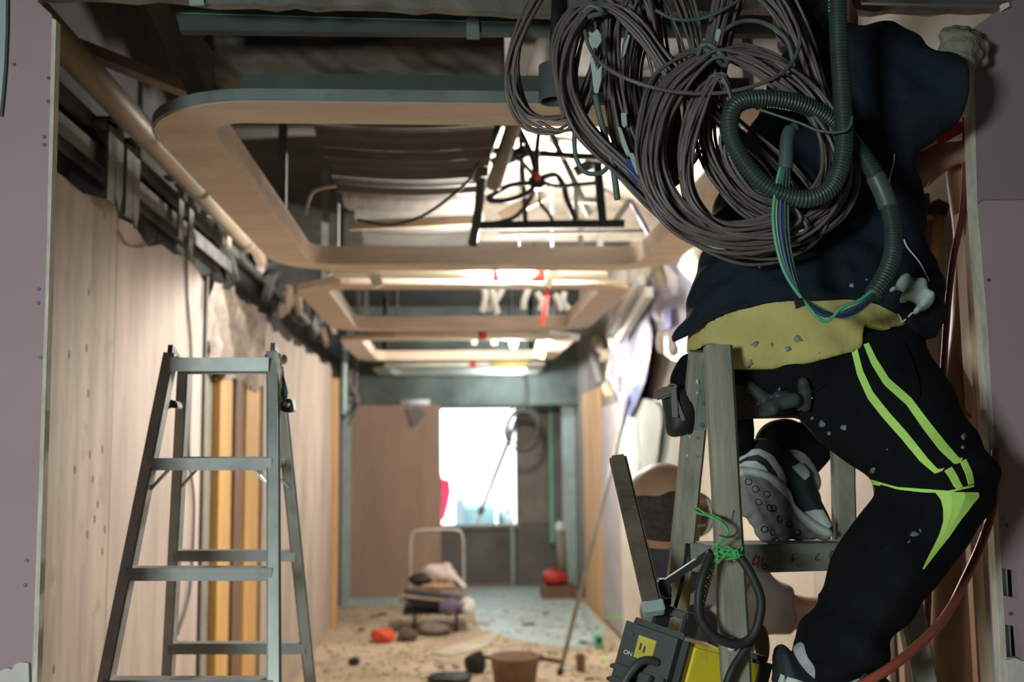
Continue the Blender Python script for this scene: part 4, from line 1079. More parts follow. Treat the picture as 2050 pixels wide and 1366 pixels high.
LAD = thing('step_ladder', 'aluminium step ladder standing open by the left plywood wall', 'ladder', base)
for (a, b), sd in ((nL, 1), (nR, -1), (fL, 1), (fR, -1)):
    e = toz(a, b)
    MBl = MB(); channel(MBl, a, e, 0.027, 0.042, 0.004, sd)
    r_ = MBl.build('rail', ALU, LAD)
    MB().bar(e+Vector((0, 0, 0.05)), e, 0.034, 0.05).build('foot_cap', M['black'], r_)
def at_py(a, b, py):
    lo, hi = 0.0, 3.0
    for _ in range(40):
        m_ = (lo+hi)/2; q = a+(b-a)*m_
        if px_of(q)[1] < py: lo = m_
        else: hi = m_
    return a+(b-a)*lo
def step(pl, pr, h, d, lip):
    q = MB(); dd = Vector((0, d/2, 0)); hh = Vector((0, 0, h))
    q.bar(pl, pr, d, 0.004, (0, 0, 1))
    q.bar(pl-dd-hh/2, pr-dd-hh/2, 0.004, h, (0, 0, 1)); q.bar(pl+dd-hh/2, pr+dd-hh/2, 0.004, h, (0, 0, 1))
    q.bar(pl-dd*1.02-hh*0.5, pr-dd*1.02-hh*0.5, 0.005, 0.004, (0, 0, 1))
    return q
for i, py in enumerate((919, 1137, 1360, 1590, 1840)):
    pl, pr = at_py(*nL, py), at_py(*nR, py)
    st = step(pl, pr, 0.027, 0.05, 0).build('step', ALU_D, LAD)
    if i == 0:
        for a, b in ((pl+Vector((0.045, 0, -0.025)), pl+Vector((-0.006, -0.01, -0.085))), (pr+Vector((-0.045, 0, -0.025)), pr+Vector((0.006, -0.01, -0.085)))):
            MB().bar(a, b, 0.006, 0.014).build('brace', ALU, st)
for i, py in enumerate((916, 1103, 1288, 1480, 1690)):
    pl, pr = at_py(*fL, py), at_py(*fR, py)
    st = step(pl, pr, 0.027, 0.04, 0).build('step', ALU_D, LAD)
    if i == 0:
        for a, b in ((pl+Vector((0.05, 0, -0.025)), pl+Vector((0.0, 0.01, -0.08))), (pr+Vector((-0.05, 0, -0.025)), pr+Vector((0.006, 0.01, -0.08)))):
            MB().bar(a, b, 0.006, 0.014).build('brace', ALU, st)
a, b = P(352, 722, 2.63), P(545, 722, 2.63)
top = MB(); top.bar(a, b, 0.10, 0.006, (0, 0, 1)); top.bar(a+Vector((0, -0.05, -0.014)), b+Vector((0, -0.05, -0.014)), 0.004, 0.034, (0, 0, 1)); top.bar(a+Vector((0, 0.05, -0.014)), b+Vector((0, 0.05, -0.014)), 0.004, 0.034, (0, 0, 1))
top.build('top_cap', ALU, LAD)
for q in (nL[0], nR[0]):
    MB().bar(q+Vector((0, -0.01, 0.012)), q+Vector((0, 0.1, -0.02)), 0.012, 0.03, (0, 0, 1)).build('hinge', M['steel_dk'], LAD)
    MB().tube([q+Vector((-0.02, 0.0, -0.008)), q+Vector((0.02, 0.0, -0.008))], 0.006, 8).build('hinge_pin', M['steel_dk'], LAD)
for pts in ([(306, 802), (330, 798), (354, 804), (356, 818), (330, 815), (320, 825), (306, 822)], [(552, 800), (584, 798), (589, 824), (570, 826), (552, 818)]):
    lk = MB().pprism(pts, 2.64, 0.05).build('lock_block', M['black'], LAD, bevel=0.003)
    c0 = P(sum(p[0] for p in pts)/len(pts)+4, 810, 2.636)
    MB().box(c0, (0.016, 0.004, 0.010), Matrix.Rotation(0.5, 3, 'Y')).build('lock_tab', M['steel'], lk)
s = MB()
s.tube(catmull([P(553, 708, 2.60), P(560, 740, 2.59), P(556, 780, 2.60), P(562, 805, 2.60)], 6), [0.007, 0.009, 0.008, 0.010, 0.008, 0.006, 0.009, 0.008, 0.006, 0.007, 0.009, 0.01, 0.008, 0.007, 0.006, 0.005, 0.006, 0.005, 0.004], 6)
o = s.build('frayed_strap', mat('strap_cream', (0.66, 0.63, 0.50), 0.8, scale=30, amt=0.4)); tag(o, 'frayed cream strap tied at the right end of the aluminium ladder top', 'strap')
s = MB(); s.pprism([(562, 742), (570, 760), (576, 785), (574, 800), (562, 802), (556, 790), (560, 765)], 2.615, 0.012)
tag(s.build('green_rag', mat('rag_green', (0.09, 0.17, 0.14), 0.85, scale=20), bevel=0.003), 'dark green rag hanging at the right end of the aluminium ladder top', 'rag')
tag(MB().ell(P(568, 720, 2.66), (0.010, 0.01, 0.013), 10).build('white_ball', M['white'], smooth=True), 'small white ball behind the frayed strap on the aluminium ladder', 'ball')

# ------------------------------------------------------------------ wooden A-frame ladder, right
WOOD = mat('old_wood', (0.30, 0.29, 0.235), 0.75, scale=7, stretch=(3, 3, 0.25), amt=0.45, bump=0.25, dirt=0.25, dirtcol=(0.33, 0.34, 0.29))
WOOD_D = mat('old_wood_dark', (0.13, 0.105, 0.08), 0.75, scale=7, stretch=(0.4, 3, 3), amt=0.4, bump=0.25, dirt=0.2, dirtcol=(0.22, 0.20, 0.17))
WOOD_G = mat('old_wood_green', (0.25, 0.28, 0.235), 0.75, scale=6, stretch=(0.4, 3, 3), amt=0.35, bump=0.2, dirt=0.25, dirtcol=(0.30, 0.32, 0.28))
aL = (P(1437, 694, 1.865), P(1474, 1366, 1.80)); aR = (P(1722, 700, 1.99), P(1849, 1366, 1.93))
bL = (P(1404, 704, 1.96), P(1340, 1366, 2.12)); bR = (P(1683, 716, 2.09), P(1696, 1366, 2.26))
base = (toz(*aL)+toz(*aR)+toz(*bL)+toz(*bR))/4
WL = thing('wooden_ladder', 'worn wooden A-frame ladder carrying the man in the dark jacket', 'ladder', base)
def rail(a, b, w, d):
    e = toz(a, b); n = 14; q = MB(); dr = (e-a).normalized(); sd = dr.cross(Vector((0, 1, 0))).normalized(); up = sd.cross(dr)
    vs = []; prof = [(-1, -.6), (-.75, -1), (.75, -1), (1, -.6), (1, .6), (.75, 1), (-.75, 1), (-1, .6)]
    for i in range(n+1):
        p = a+(e-a)*(i/n); k = 1+0.025*math.sin(i*2.1)
        for u, v in prof: vs.append(p+sd*(u*w/2*k)+up*(v*d/2))
    m_ = 8; fs = [tuple(range(m_)), tuple(n*m_+j for j in range(m_))[::-1]]
    for i in range(n):
        for j in range(m_): fs.append((i*m_+j, i*m_+(j+1) % m_, (i+1)*m_+(j+1) % m_, (i+1)*m_+j))
    q.add(vs, fs); return q.build('rail', WOOD, WL)
rail(*aL, 0.049, 0.036); rail(*aR, 0.046, 0.036); rail(*bL, 0.045, 0.036); rail(*bR, 0.046, 0.036)
def rung(pl, pr, h, d, m, name='rung'):
    return MB().bar(pl, pr, d, h, (0, 0, 1)).build(name, m, WL, bevel=0.003)
rung(at_py(*aL, 800)+Vector((0.02, 0.085, 0)), at_py(*aR, 800)+Vector((0, 0.05, 0)), 0.066, 0.03, WOOD_D, 'top_rung')
rung(at_py(*aL, 1460), at_py(*aR, 1455), 0.05, 0.06, WOOD_G)
rung(at_py(*aL, 1830), at_py(*aR, 1830), 0.05, 0.06, WOOD_G)
rb_l, rb_r = at_py(*bL, 1112)+Vector((0.012, -0.045, 0)), at_py(*bR, 1106)+Vector((0.012, -0.045, 0))
rungB = rung(rb_l, rb_r, 0.054, 0.10, WOOD_G)
rung(at_py(*bL, 1430), at_py(*bR, 1430), 0.05, 0.06, WOOD_G)
rung(at_py(*bL, 790), at_py(*bR, 790), 0.05, 0.05, WOOD_D)
# painted marks on the rung face
d_ = (rb_r-rb_l).normalized()
fy = Vector((d_.y, -d_.x, 0)).normalized()
def rung_pt(px, py):
    # picture point onto the rung's front face plane
    n_ = fy; o_ = rb_l+fy*0.0512
    dd = ray(px, py); return CAM+dd*((o_-CAM).dot(n_)/dd.dot(n_))
def stroke(mb, pts, r): mb.tube(catmull([rung_pt(a, b) for a, b in pts], 5), r, 5)
q = MB()
stroke(q, [(1513, 1112), (1507, 1122), (1506, 1131), (1517, 1127)], 0.0017); stroke(q, [(1518, 1113), (1517, 1125), (1516, 1137)], 0.0017)
stroke(q, [(1526, 1115), (1524, 1128), (1525, 1138), (1532, 1140), (1537, 1135), (1532, 1130), (1526, 1134)], 0.0017)
q.build('red_number', mat('mark_red', (0.25, 0.03, 0.03), 0.7), rungB)
q = MB()
stroke(q, [(1587, 1109), (1585, 1124)], 0.0008); stroke(q, [(1586, 1111), (1594, 1110)], 0.0008); stroke(q, [(1586, 1122), (1593, 1118)], 0.0008); stroke(q, [(1596, 1131), (1600, 1136)], 0.0008)
q.build('black_letter', mat('mark_black', (0.03, 0.035, 0.03), 0.8), rungB); q = MB()
stroke(q, [(1640, 1108), (1632, 1120), (1641, 1121)], 0.0008)
q.build('black_letter', mat('mark_black', (0.03, 0.035, 0.03), 0.8), rungB)
q = MB(); stroke(q, [(1666, 1103), (1661, 1113), (1664, 1125), (1672, 1126), (1676, 1114), (1671, 1104)], 0.0014)
q.build('brown_letter', mat('mark_brown', (0.14, 0.07, 0.05), 0.8), rungB)
# hinge plate and screws
hp = MB().pprism([(1413, 702), (1420, 712), (1417, 790), (1415, 862), (1392, 861), (1398, 800), (1404, 750)], 1.925, 0.006).build('hinge_plate', mat('plate_green', (0.23, 0.27, 0.25), 0.5, metal=0.4, scale=12), WL)
for a, b in ((1410, 808), (1405, 852)):
    MB().lathe([(0, -0.002), (0.0045, -0.0015), (0.0045, 0.001), (0, 0.001)], P(a, b, 1.923), 10, (0, -1, 0)).build('screw', M['steel_dk'], hp)
# paint drips
for a, b, s_ in ((1396, 764, 0.0045), (1396, 787, 0.003), (1402, 784, 0.003), (1381, 875, 0.003), (1376, 912, 0.003), (1464, 1290, 0.012)):
    yy = 1.775 if a > 1440 else 1.945
    MB().ell(P(a, b, yy), (s_*0.7, 0.002, s_), 6).build('paint_splash', M['plaster'], WL)
# spreader rod with clamp
rd = MB().bar(P(1424, 1106, 1.86), P(1330, 1168, 1.94), 0.012, 0.010).build('spreader_rod', M['black'], WL)
MB().pprism([(1318, 1162), (1338, 1160), (1346, 1180), (1344, 1215), (1326, 1218), (1320, 1190)], 1.93, 0.03).build('clamp', M['black'], rd, bevel=0.003)
MB().tube(catmull([P(1322, 1190, 1.925), P(1332, 1198, 1.92), P(1345, 1196, 1.925), P(1344, 1186, 1.925)], 5), 0.0012, 5).build('wire_loop', M['steel'], rd)
# dark wooden bar standing out to the left
t = thing('wooden_bar', 'dark wooden bar with a grey metal tip leaning left of the wooden ladder', 'bar', P(1310, 1228, 1.88))
a, b = P(1236, 914, 2.06), P(1309, 1222, 1.88)
MB().bar(a, b, 0.034, 0.022, (0, 1, 0.2)).build('shaft', WOOD_D, t, bevel=0.005)
c_ = a+(b-a)*0.955; MB().bar(c_, b+(b-a)*0.02, 0.038, 0.026, (0, 1, 0.2)).build('metal_tip', M['teal_steel'], t, bevel=0.002)
# ------------------------------------------------------------------ the man sitting on the wooden ladder
NAVY = mat('navy_jacket', (0.013, 0.021, 0.033), 0.85, scale=9, amt=0.35, bump=0.25, bscale=90, spec=0.15, dirt=0.10, dirtcol=(0.055, 0.075, 0.09))
BLACKT = mat('black_trousers', (0.0065, 0.0090, 0.0105), 0.88, scale=10, amt=0.35, bump=0.2, bscale=120, spec=0.12, dirt=0.12, dirtcol=(0.025, 0.033, 0.036))
YEL = mat('yellow_shirt', (0.56, 0.49, 0.18), 0.85, scale=9, amt=0.16, bump=0.15, bscale=70, dirt=0.22, dirtcol=(0.22, 0.21, 0.11))
SKIN = mat('skin', (0.40, 0.225, 0.145), 0.55, scale=14, amt=0.16, bump=0.04)
GLOVE = mat('work_glove', (0.30, 0.275, 0.225), 0.9, scale=26, amt=0.3, bump=0.5, bscale=70)
HAIR = mat('black_hair', (0.008, 0.008, 0.009), 0.5, scale=60, amt=0.5, bump=0.6, bscale=150)
NEON = mat('neon_green', (0.58, 0.96, 0.20), 0.7, scale=20, amt=0.10, bump=0.1, bscale=120)
RUB = mat('glove_rubber', (0.045, 0.058, 0.062), 0.6, scale=14, amt=0.4)
SH_W = mat('shoe_pale', (0.55, 0.60, 0.60), 0.7, scale=16, amt=0.12)
SH_D = mat('shoe_dark', (0.022, 0.030, 0.036), 0.7, scale=16, amt=0.3, bump=0.2, bscale=120)
SH_S = mat('shoe_sole', (0.24, 0.245, 0.225), 0.85, scale=18, amt=0.25, bump=0.3)

man = thing('person', 'person in dark navy jacket and black striped trousers sitting on the wooden ladder, working overhead', 'person', P(1640, 1430, 1.85))

# --- body (skin), one continuous surface
lo = (0.36, 1.64, 0.98); hi = (1.20, 2.46, 2.66)
S = SDF(lo, hi, 0.0075)
S.F = S.cap(P(1640, 740, 1.99), P(1660, 400, 2.04), 0.085, 0.09, 0.75)
S.union(S.cap(P(1660, 400, 2.04), P(1680, 170, 2.06), 0.09, 0.075, 0.75), 0.03)
S.union(S.cap(P(1680, 150, 2.06), P(1650, 110, 2.06), 0.05, 0.047), 0.03)                 # neck
S.union(S.ball(P(1632, 36, 2.055), (0.074, 0.090, 0.112)), 0.02)                         # head
S.union(S.ball(P(1632, 58, 2.085), (0.055, 0.06, 0.07)), 0.02)                           # jaw
S.union(S.cap(P(1632, 30, 2.145), P(1632, 44, 2.165), 0.008, 0.014), 0.012)              # nose
S.union(S.ball(P(1556, 40, 2.05), (0.010, 0.018, 0.030)), 0.008)                         # ears
S.union(S.ball(P(1708, 40, 2.05), (0.010, 0.018, 0.030)), 0.008)
for sx in (-22, 22): S.F = np.maximum(S.F, -(S.ball(P(1632+sx, 30, 2.15), (0.014, 0.010, 0.009))))
S.union(S.cap(P(1700, 170, 2.05), P(1800, 190, 1.96), 0.06, 0.05), 0.03)                 # right upper arm
S.union(S.cap(P(1800, 190, 1.96), P(1895, 185, 1.91), 0.05, 0.040), 0.02)
S.union(S.cap(P(1895, 185, 1.91), P(1915, 120, 1.955), 0.034, 0.027), 0.02)              # right forearm to the wrist
S.union(S.cap(P(1918, 115, 1.955), P(1922, 88, 1.968), 0.024, 0.020), 0.01)
S.union(S.cap(P(1600, 180, 2.08), P(1680, 390, 2.20), 0.052, 0.045), 0.03)               # left upper arm, across in front of him
S.union(S.cap(P(1680, 390, 2.20), P(1790, 385, 2.19), 0.042, 0.042), 0.02)
S.union(S.cap(P(1790, 382, 2.19), P(1898, 308, 2.11), 0.042, 0.0265), 0.02)              # left forearm
S.union(S.ball(P(1924, 306, 2.095), (0.026, 0.030, 0.022)), 0.012)                       # left hand
for k, (dx, dz) in enumerate(((0, 10), (4, 2), (4, -7), (1, -15))):
    a = P(1934+dx, 306-dz*0.9, 2.10-0.004*k); b = P(1956+dx*0.5, 300-dz*1.1, 2.085-0.004*k); c = P(1950, 306-dz, 2.06)
    S.union(S.cap(a, b, 0.0095, 0.009), 0.004); S.union(S.cap(b, c, 0.009, 0.008), 0.003)
S.union(S.cap(P(1912, 296, 2.09), P(1934, 282, 2.066), 0.011, 0.009), 0.006)
S.union(S.cap(P(1640, 740, 1.985), P(1900, 930, 1.86), 0.07, 0.055), 0.03)               # near leg inside the trousers
S.union(S.cap(P(1900, 935, 1.86), P(1690, 1260, 1.80), 0.055, 0.038), 0.02)
S.union(S.cap(P(1690, 1260, 1.80), P(1655, 1340, 1.80), 0.036, 0.028), 0.02)
S.union(S.cap(P(1655, 1350, 1.80), P(1740, 1400, 1.79), 0.026, 0.024), 0.02)
S.union(S.cap(P(1580, 740, 2.06), P(1730, 800, 2.30), 0.06, 0.05), 0.03)                 # far leg
S.union(S.cap(P(1730, 800, 2.30), P(1585, 890, 2.19), 0.045, 0.03), 0.02)
S.union(S.cap(P(1575, 900, 2.185), P(1620, 1000, 2.175), 0.030, 0.026), 0.02)
body, bv_body = S.build('body', SKIN, man, 2)

# --- hair
S = SDF((0.44, 1.90, 2.28), (0.78, 2.26, 2.64), 0.0065)
S.F = S.ball(P(1632, 34, 2.052), (0.082, 0.098, 0.121))
S.F = np.maximum(S.F, S.Y-2.09-(S.Z-2.40)*0.28)
S.folds([(0.0025, (1, 0.3, 0.6), 150, 0, 2.0), (0.002, (0.4, 1, -0.7), 190, 1, 2.0)])
S.build('hair', HAIR, man, 1)

# --- clothes share one torso outline, cut into jacket, shirt hem and trousers
TORSO = [(1640, 72), (1588, 112), (1545, 220), (1500, 310), (1455, 385), (1437, 440), (1412, 540), (1393, 620), (1384, 700), (1392, 770), (1480, 812), (1600, 830), (1760, 800), (1846, 730), (1862, 650), (1862, 598), (1848, 545), (1822, 490), (1816, 380), (1806, 300), (1830, 200), (1830, 110), (1760, 74), (1690, 80)]
TD = [(1500, 720, 2.02), (1640, 690, 2.0), (1840, 640, 2.02), (1640, 450, 2.04), (1560, 250, 2.06), (1700, 160, 2.06), (1800, 200, 2.02)]
HD = [(1380, 680, 2.0), (1440, 650, 1.90), (1550, 620, 1.868), (1650, 620, 1.858), (1750, 630, 1.865), (1820, 650, 1.91), (1860, 680, 1.98), (1620, 735, 1.865)]
HEM = [(1340, 690), (1387, 668), (1400, 655), (1424, 642), (1470, 622), (1540, 607), (1620, 602), (1700, 600), (1757, 610), (1785, 628), (1805, 652), (1818, 668), (1838, 682), (1870, 678), (1900, 640), (1900, 0), (1340, 0)]
lo = (0.36, 1.66, 1.74); hi = (1.20, 2.30, 2.52)
S = SDF(lo, hi, 0.0065)
tp = px_poly(TORSO, TD, 3)
body_f = S.inflate(tp, TD, 0.142, 0.95, grow=0.014)
S.F = body_f.copy()
hem_cut = -poly_sdf(S.X2, S.Z2, px_poly(HEM, HD))[:, None, :]
ARM = [(1668, 92), (1700, 78), (1760, 70), (1800, 82), (1828, 92), (1850, 86), (1880, 92), (1930, 92), (1966, 108), (1990, 138), (2003, 190), (1998, 226), (1982, 244), (1945, 260), (1904, 272), (1880, 284), (1858, 296), (1815, 306), (1740, 310), (1680, 230)]
AD = [(1700, 180, 2.02), (1800, 180, 1.96), (1900, 180, 1.90), (1975, 190, 1.90)]
ap = px_poly(ARM, AD, 3)
S.union(S.inflate(ap, AD, 0.082, 0.95), 0.022)
# left upper arm reaching forward, hidden behind the coils
S.union(S.cap(P(1600, 180, 2.09), P(1660, 380, 2.21), 0.066, 0.058), 0.03)
# drawn folds: sleeve creases, diagonal back creases, gathered lower left side
zc = S.Z
px_x = S.X
armm = np.clip((S.X-0.80)*9, 0, 1)*np.clip((S.Z-2.10)*9, 0, 1)
S.folds([(0.0045, (1.0, 0.2, 0.35), 62, 0.4, 1.2), (0.0035, (0.7, 0.2, -0.7), 85, 1.3, 1.6)], armm)
lowm = np.clip((2.10-S.Z)*6, 0, 1)
S.folds([(0.0055, (0.42, 0.1, 1.0), 55, 0.0, 1.1), (0.0030, (0.25, 0.2, 1.0), 105, 2.0, 1.5)], lowm)
leftm = np.clip((0.66-S.X)*8, 0, 1)*np.clip((2.2-S.Z)*6, 0, 1)
S.folds([(0.0055, (-0.45, 0.3, 1.0), 120, 1.0, 1.3)], leftm)
S.folds([(0.006, (0.9, 0.2, 0.35), 24, 0.6, 1.2), (0.0045, (0.5, 0.1, -0.9), 41, 2.6, 1.4), (0.002, (0.7, 0.2, 0.5), 95, 0.4, 1.8)])
S.F = np.maximum(S.F, hem_cut)
jacket, bv_j = S.build('jacket', NAVY, man, 2)

S = SDF((0.40, 1.68, 1.70), (1.00, 2.2, 1.96), 0.006)
tp = px_poly(TORSO, TD, 3)
HEMY = [(1380, 560), (1384, 672), (1384, 694), (1392, 703), (1402, 700), (1418, 688), (1440, 690), (1452, 700), (1452, 715), (1445, 730), (1465, 737), (1500, 739), (1560, 737), (1620, 728), (1680, 712), (1722, 700), (1726, 690), (1725, 665), (1728, 648), (1740, 655), (1768, 664), (1782, 656), (1808, 655), (1796, 630), (1768, 605), (1760, 560)]
S.F = S.inflate(tp, TD, 0.140, 0.95, grow=0.004)
S.folds([(0.0035, (0.8, 0.1, 0.7), 60, 0.3, 1.5), (0.0025, (0.3, 0.1, 1), 75, 1.9, 1.4)])
lm = np.clip((0.50-S.X)*14, 0, 1)
S.folds([(0.006, (1.0, 0.3, 0.5), 130, 0.4, 1.2)], lm)
S.F = np.maximum(S.F, -poly_sdf(S.X2, S.Z2, px_poly(HEMY, HD))[:, None, :])
shirt, bv_s = S.build('shirt_hem', YEL, man, 1)

LEG = [(1392, 700), (1396, 745), (1440, 790), (1480, 806), (1520, 818), (1560, 822), (1600, 842), (1640, 880), (1700, 930), (1738, 958), (1754, 985), (1738, 1012), (1700, 1065), (1674, 1108), (1662, 1150), (1655, 1180), (1638, 1192), (1640, 1212), (1612, 1246), (1598, 1262), (1582, 1290), (1590, 1326), (1630, 1362), (1690, 1370), (1745, 1336), (1782, 1275), (1832, 1214), (1882, 1155), (1948, 1050), (1978, 1000), (1985, 965), (1976, 912), (1935, 848), (1912, 800), (1885, 745), (1856, 712), (1842, 690), (1840, 660), (1800, 610), (1600, 590), (1424, 640)]
S = SDF((0.36, 1.60, 1.10), (1.16, 2.42, 1.98), 0.0065)
LD = [(1450, 720, 2.02), (1600, 720, 2.0), (1760, 690, 1.99), (1840, 840, 1.89), (1960, 960, 1.86), (1860, 1010, 1.83), (1740, 1150, 1.81), (1650, 1300, 1.81)]
lp = px_poly(LEG, LD, 3)
S.F = S.inflate(lp, LD, 0.112, 0.95)
FAR = [(1518, 885), (1530, 858), (1552, 845), (1590, 842), (1640, 868), (1668, 892), (1662, 922), (1640, 948), (1628, 962), (1616, 950), (1610, 936), (1572, 920), (1538, 905)]
S.union(S.inflate(px_poly(FAR, 2.18, 3), 2.19, 0.05, 0.95))
S.union(S.cap(P(1590, 760, 2.06), P(1730, 800, 2.31), 0.075, 0.065))
S.union(S.cap(P(1730, 800, 2.31), P(1620, 890, 2.21), 0.062, 0.042), 0.02)
S.union(S.inflate(px_poly([(1440, 780), (1500, 812), (1512, 830), (1510, 872), (1500, 900), (1478, 912), (1450, 905), (1430, 850)], 2.12, 3), 2.13, 0.05, 0.95))
kn = np.exp(-(((S.X-0.96)/0.10)**2+((S.Z-1.56)/0.11)**2))
S.folds([(0.006, (0.25, 0.2, 1.0), 85, 0.5, 1.3)], kn)
an = np.clip((1.36-S.Z)*9, 0, 1)
S.folds([(0.008, (0.55, 0.1, 1.0), 62, 1.1, 1.0), (0.003, (-0.4, 0.2, 1.0), 110, 0.2, 1.6)], an)
S.folds([(0.004, (0.7, 0.2, -0.7), 36, 0.2, 1.4)])
# slanted pocket opening
pk = (S.X-1.0*P(1825, 790, 1.88).x)
trous, bv_t = S.build('trousers', BLACKT, man, 2)

ALLB = [bv_j, bv_s, bv_t]
# neon side stripes, knee piping, calf flash
def stripe(ea, eb, n, name='neon_stripe', m=NEON, bv=bv_t, lift=0.003):
    return ribbon_on(bv, ea, eb, n, lift, 0.002).build(name, m, trous, smooth=False)
stripe([(1704, 703), (1716, 752), (1738, 800), (1768, 838), (1805, 880), (1842, 925), (1872, 950), (1886, 944)], [(1716, 700), (1727, 742), (1748, 786), (1778, 824), (1815, 866), (1856, 918), (1878, 942), (1890, 938)], 40)
stripe([(1728, 690), (1744, 730), (1770, 772), (1815, 812), (1848, 860), (1880, 902), (1912, 932), (1922, 926)], [(1738, 687), (1753, 718), (1780, 760), (1824, 798), (1860, 846), (1892, 888), (1920, 920), (1926, 918)], 40)
stripe([(1890, 944), (1900, 958), (1908, 974), (1914, 980)], [(1904, 936), (1914, 952), (1922, 970), (1926, 976)], 10)
stripe([(1921, 926), (1932, 950), (1938, 972)], [(1932, 920), (1944, 946), (1948, 970)], 10)
stripe([(1746, 960), (1800, 976), (1850, 980), (1900, 984), (1946, 972)], [(1746, 963), (1800, 981), (1850, 987), (1898, 988), (1948, 976)], 24)
stripe([(1728, 951), (1742, 964), (1765, 969)], [(1730, 953), (1742, 968), (1764, 972)], 8)
fl = stripe([(1872, 986), (1884, 1002), (1888, 1020), (1888, 1045), (1880, 1070), (1868, 1095), (1855, 1120), (1846, 1140)], [(1956, 987), (1958, 996), (1946, 1008), (1938, 1020), (1922, 1040), (1898, 1075), (1874, 1105), (1848, 1139)], 26, 'calf_flash')
# pale paint splashes: small irregular films lying on the cloth
def splash(bv, par, m, spots, seed):
    rs = np.random.RandomState(seed)
    for a, b, r_ in spots:
        n = 12; rim = []
        sx, an_ = rs.uniform(0.4, 1.0), rs.uniform(0, 3.1)
        for k in range(n):
            t = 2*math.pi*k/n; q = r_*rs.uniform(0.45, 1.15); u, v = q*math.cos(t), q*sx*math.sin(t)
            rim.append((a+u*math.cos(an_)-v*math.sin(an_), b+u*math.sin(an_)+v*math.cos(an_)))
        hits = [drop(bv, *p) for p in rim]; c = drop(bv, a, b)
        if c is None or any(h is None for h in hits): continue
        vs = [c[0]+c[1]*0.0016]+[h[0]+h[1]*0.0012 for h in hits]+[h[0]-h[1]*0.001 for h in hits]
        mb = MB(); mb.add(vs, [(0, 1+k, 1+(k+1) % n) for k in range(n)]+[(1+k, 1+n+k, 1+n+(k+1) % n, 1+(k+1) % n) for k in range(n)])
        mb.build('paint_splash', m, par, smooth=True)
SPL = mat('splash_grey', (0.17, 0.21, 0.22), 0.9, scale=60, amt=0.4); SPS = mat('splash_sage', (0.24, 0.28, 0.22), 0.9, scale=60)
splash(bv_t, trous, SPL, [(1690, 856, 9), (1645, 850, 10), (1832, 1070, 10), (1842, 1062, 5), (1748, 942, 8), (1930, 872, 9), (1626, 838, 4), (1660, 868, 5), (1776, 900, 3), (1600, 820, 4), (1928, 895, 5), (1560, 780, 4), (1820, 1085, 4)], 3)
splash(bv_s, shirt, SPS, [(1512, 690, 11), (1597, 678, 11), (1500, 728, 9), (1577, 700, 8), (1545, 690, 4), (1640, 706, 3)], 5)
splash(bv_j, jacket, mat('splash_pale', (0.30, 0.36, 0.36), 0.9), [(1705, 572, 6), (1600, 470, 5), (1520, 535, 3), (1735, 560, 3)], 6)
# pocket welt on the trousers
ribbon_on(bv_t, [(1796, 690), (1815, 740), (1830, 780), (1836, 800)], [(1806, 686), (1826, 730), (1840, 772), (1842, 798)], 14, 0.006, 0.005).build('pocket_welt', BLACKT, trous)
# back pocket with rubber glove fingers sticking out
ribbon_on(bv_t, [(1508, 850), (1560, 822), (1620, 795), (1656, 768)], [(1512, 842), (1560, 814), (1618, 787), (1650, 762)], 14, 0.005, 0.004).build('pocket_edge', BLACKT, trous)

# --- glove on the raised right hand (palm, four fingers over the board edge, thumb)
S = SDF((0.90, 1.84, 2.30), (1.16, 2.10, 2.50), 0.004)
S.F = S.ball(P(1922, 98, 1.955), (0.040, 0.026, 0.034))
S.union(S.cap(P(1918, 128, 1.945), P(1922, 100, 1.955), 0.034, 0.034), 0.015)
for k, (a, b) in enumerate(((1892, 74), (1910, 68), (1930, 69), (1950, 80))):
    kn_, mid, tip = P(a, b, 1.952), P(a+3, b-6, 1.985), P(a+5, b+10, 2.015)
    S.union(S.cap(kn_, mid, 0.0125, 0.012), 0.006); S.union(S.cap(mid, tip, 0.012, 0.0105), 0.004)
S.union(S.cap(P(1952, 108, 1.95), P(1966, 92, 1.962), 0.014, 0.013), 0.008); S.union(S.cap(P(1966, 92, 1.962), P(1968, 122, 1.968), 0.0125, 0.011), 0.006)
S.folds([(0.0014, (0.3, 0.2, 1), 210, 0, 2)])
S.build('work_glove', GLOVE, man, 1)

# --- shoe on the rung (sole towards us, heel raised)
sh = SDF((0.52, 2.02, 1.38), (0.86, 2.34, 1.66), 0.004)
UP = [(1474, 930), (1480, 905), (1494, 888), (1515, 878), (1545, 880), (1572, 900), (1600, 925), (1622, 945), (1632, 975), (1645, 1005), (1660, 1035), (1668, 1062), (1660, 1076), (1630, 1062), (1596, 1030), (1568, 985), (1540, 958), (1500, 950), (1474, 955)]
sh.F = sh.inflate(px_poly(UP, 2.15, 3), 2.155, 0.046, 1.0)
shoe, bv_sh = sh.build('shoe', SH_D, man, 1)
sh = SDF((0.50, 2.00, 1.36), (0.88, 2.34, 1.62), 0.004)
SOLE = [(1474, 952), (1500, 950), (1530, 956), (1556, 972), (1580, 1000), (1600, 1032), (1628, 1058), (1664, 1074), (1660, 1082), (1620, 1082), (1560, 1083), (1520, 1082), (1505, 1060), (1492, 1040), (1476, 1022)]
sh.F = sh.inflate(px_poly(SOLE, 2.13, 3), [(1480, 960, 2.125), (1560, 1000, 2.14), (1500, 1040, 2.10), (1600, 1070, 2.14)], 0.022, 1.0)
sh.folds([(0.0012, (1, 0, 0.6), 260, 0, 1.5), (0.0012, (-0.6, 0, 1), 260, 1, 1.5)])
sole, bv_so = sh.build('sole', SH_S, shoe, 1)
sh = SDF((0.50, 2.00, 1.36), (0.88, 2.34, 1.62), 0.004)
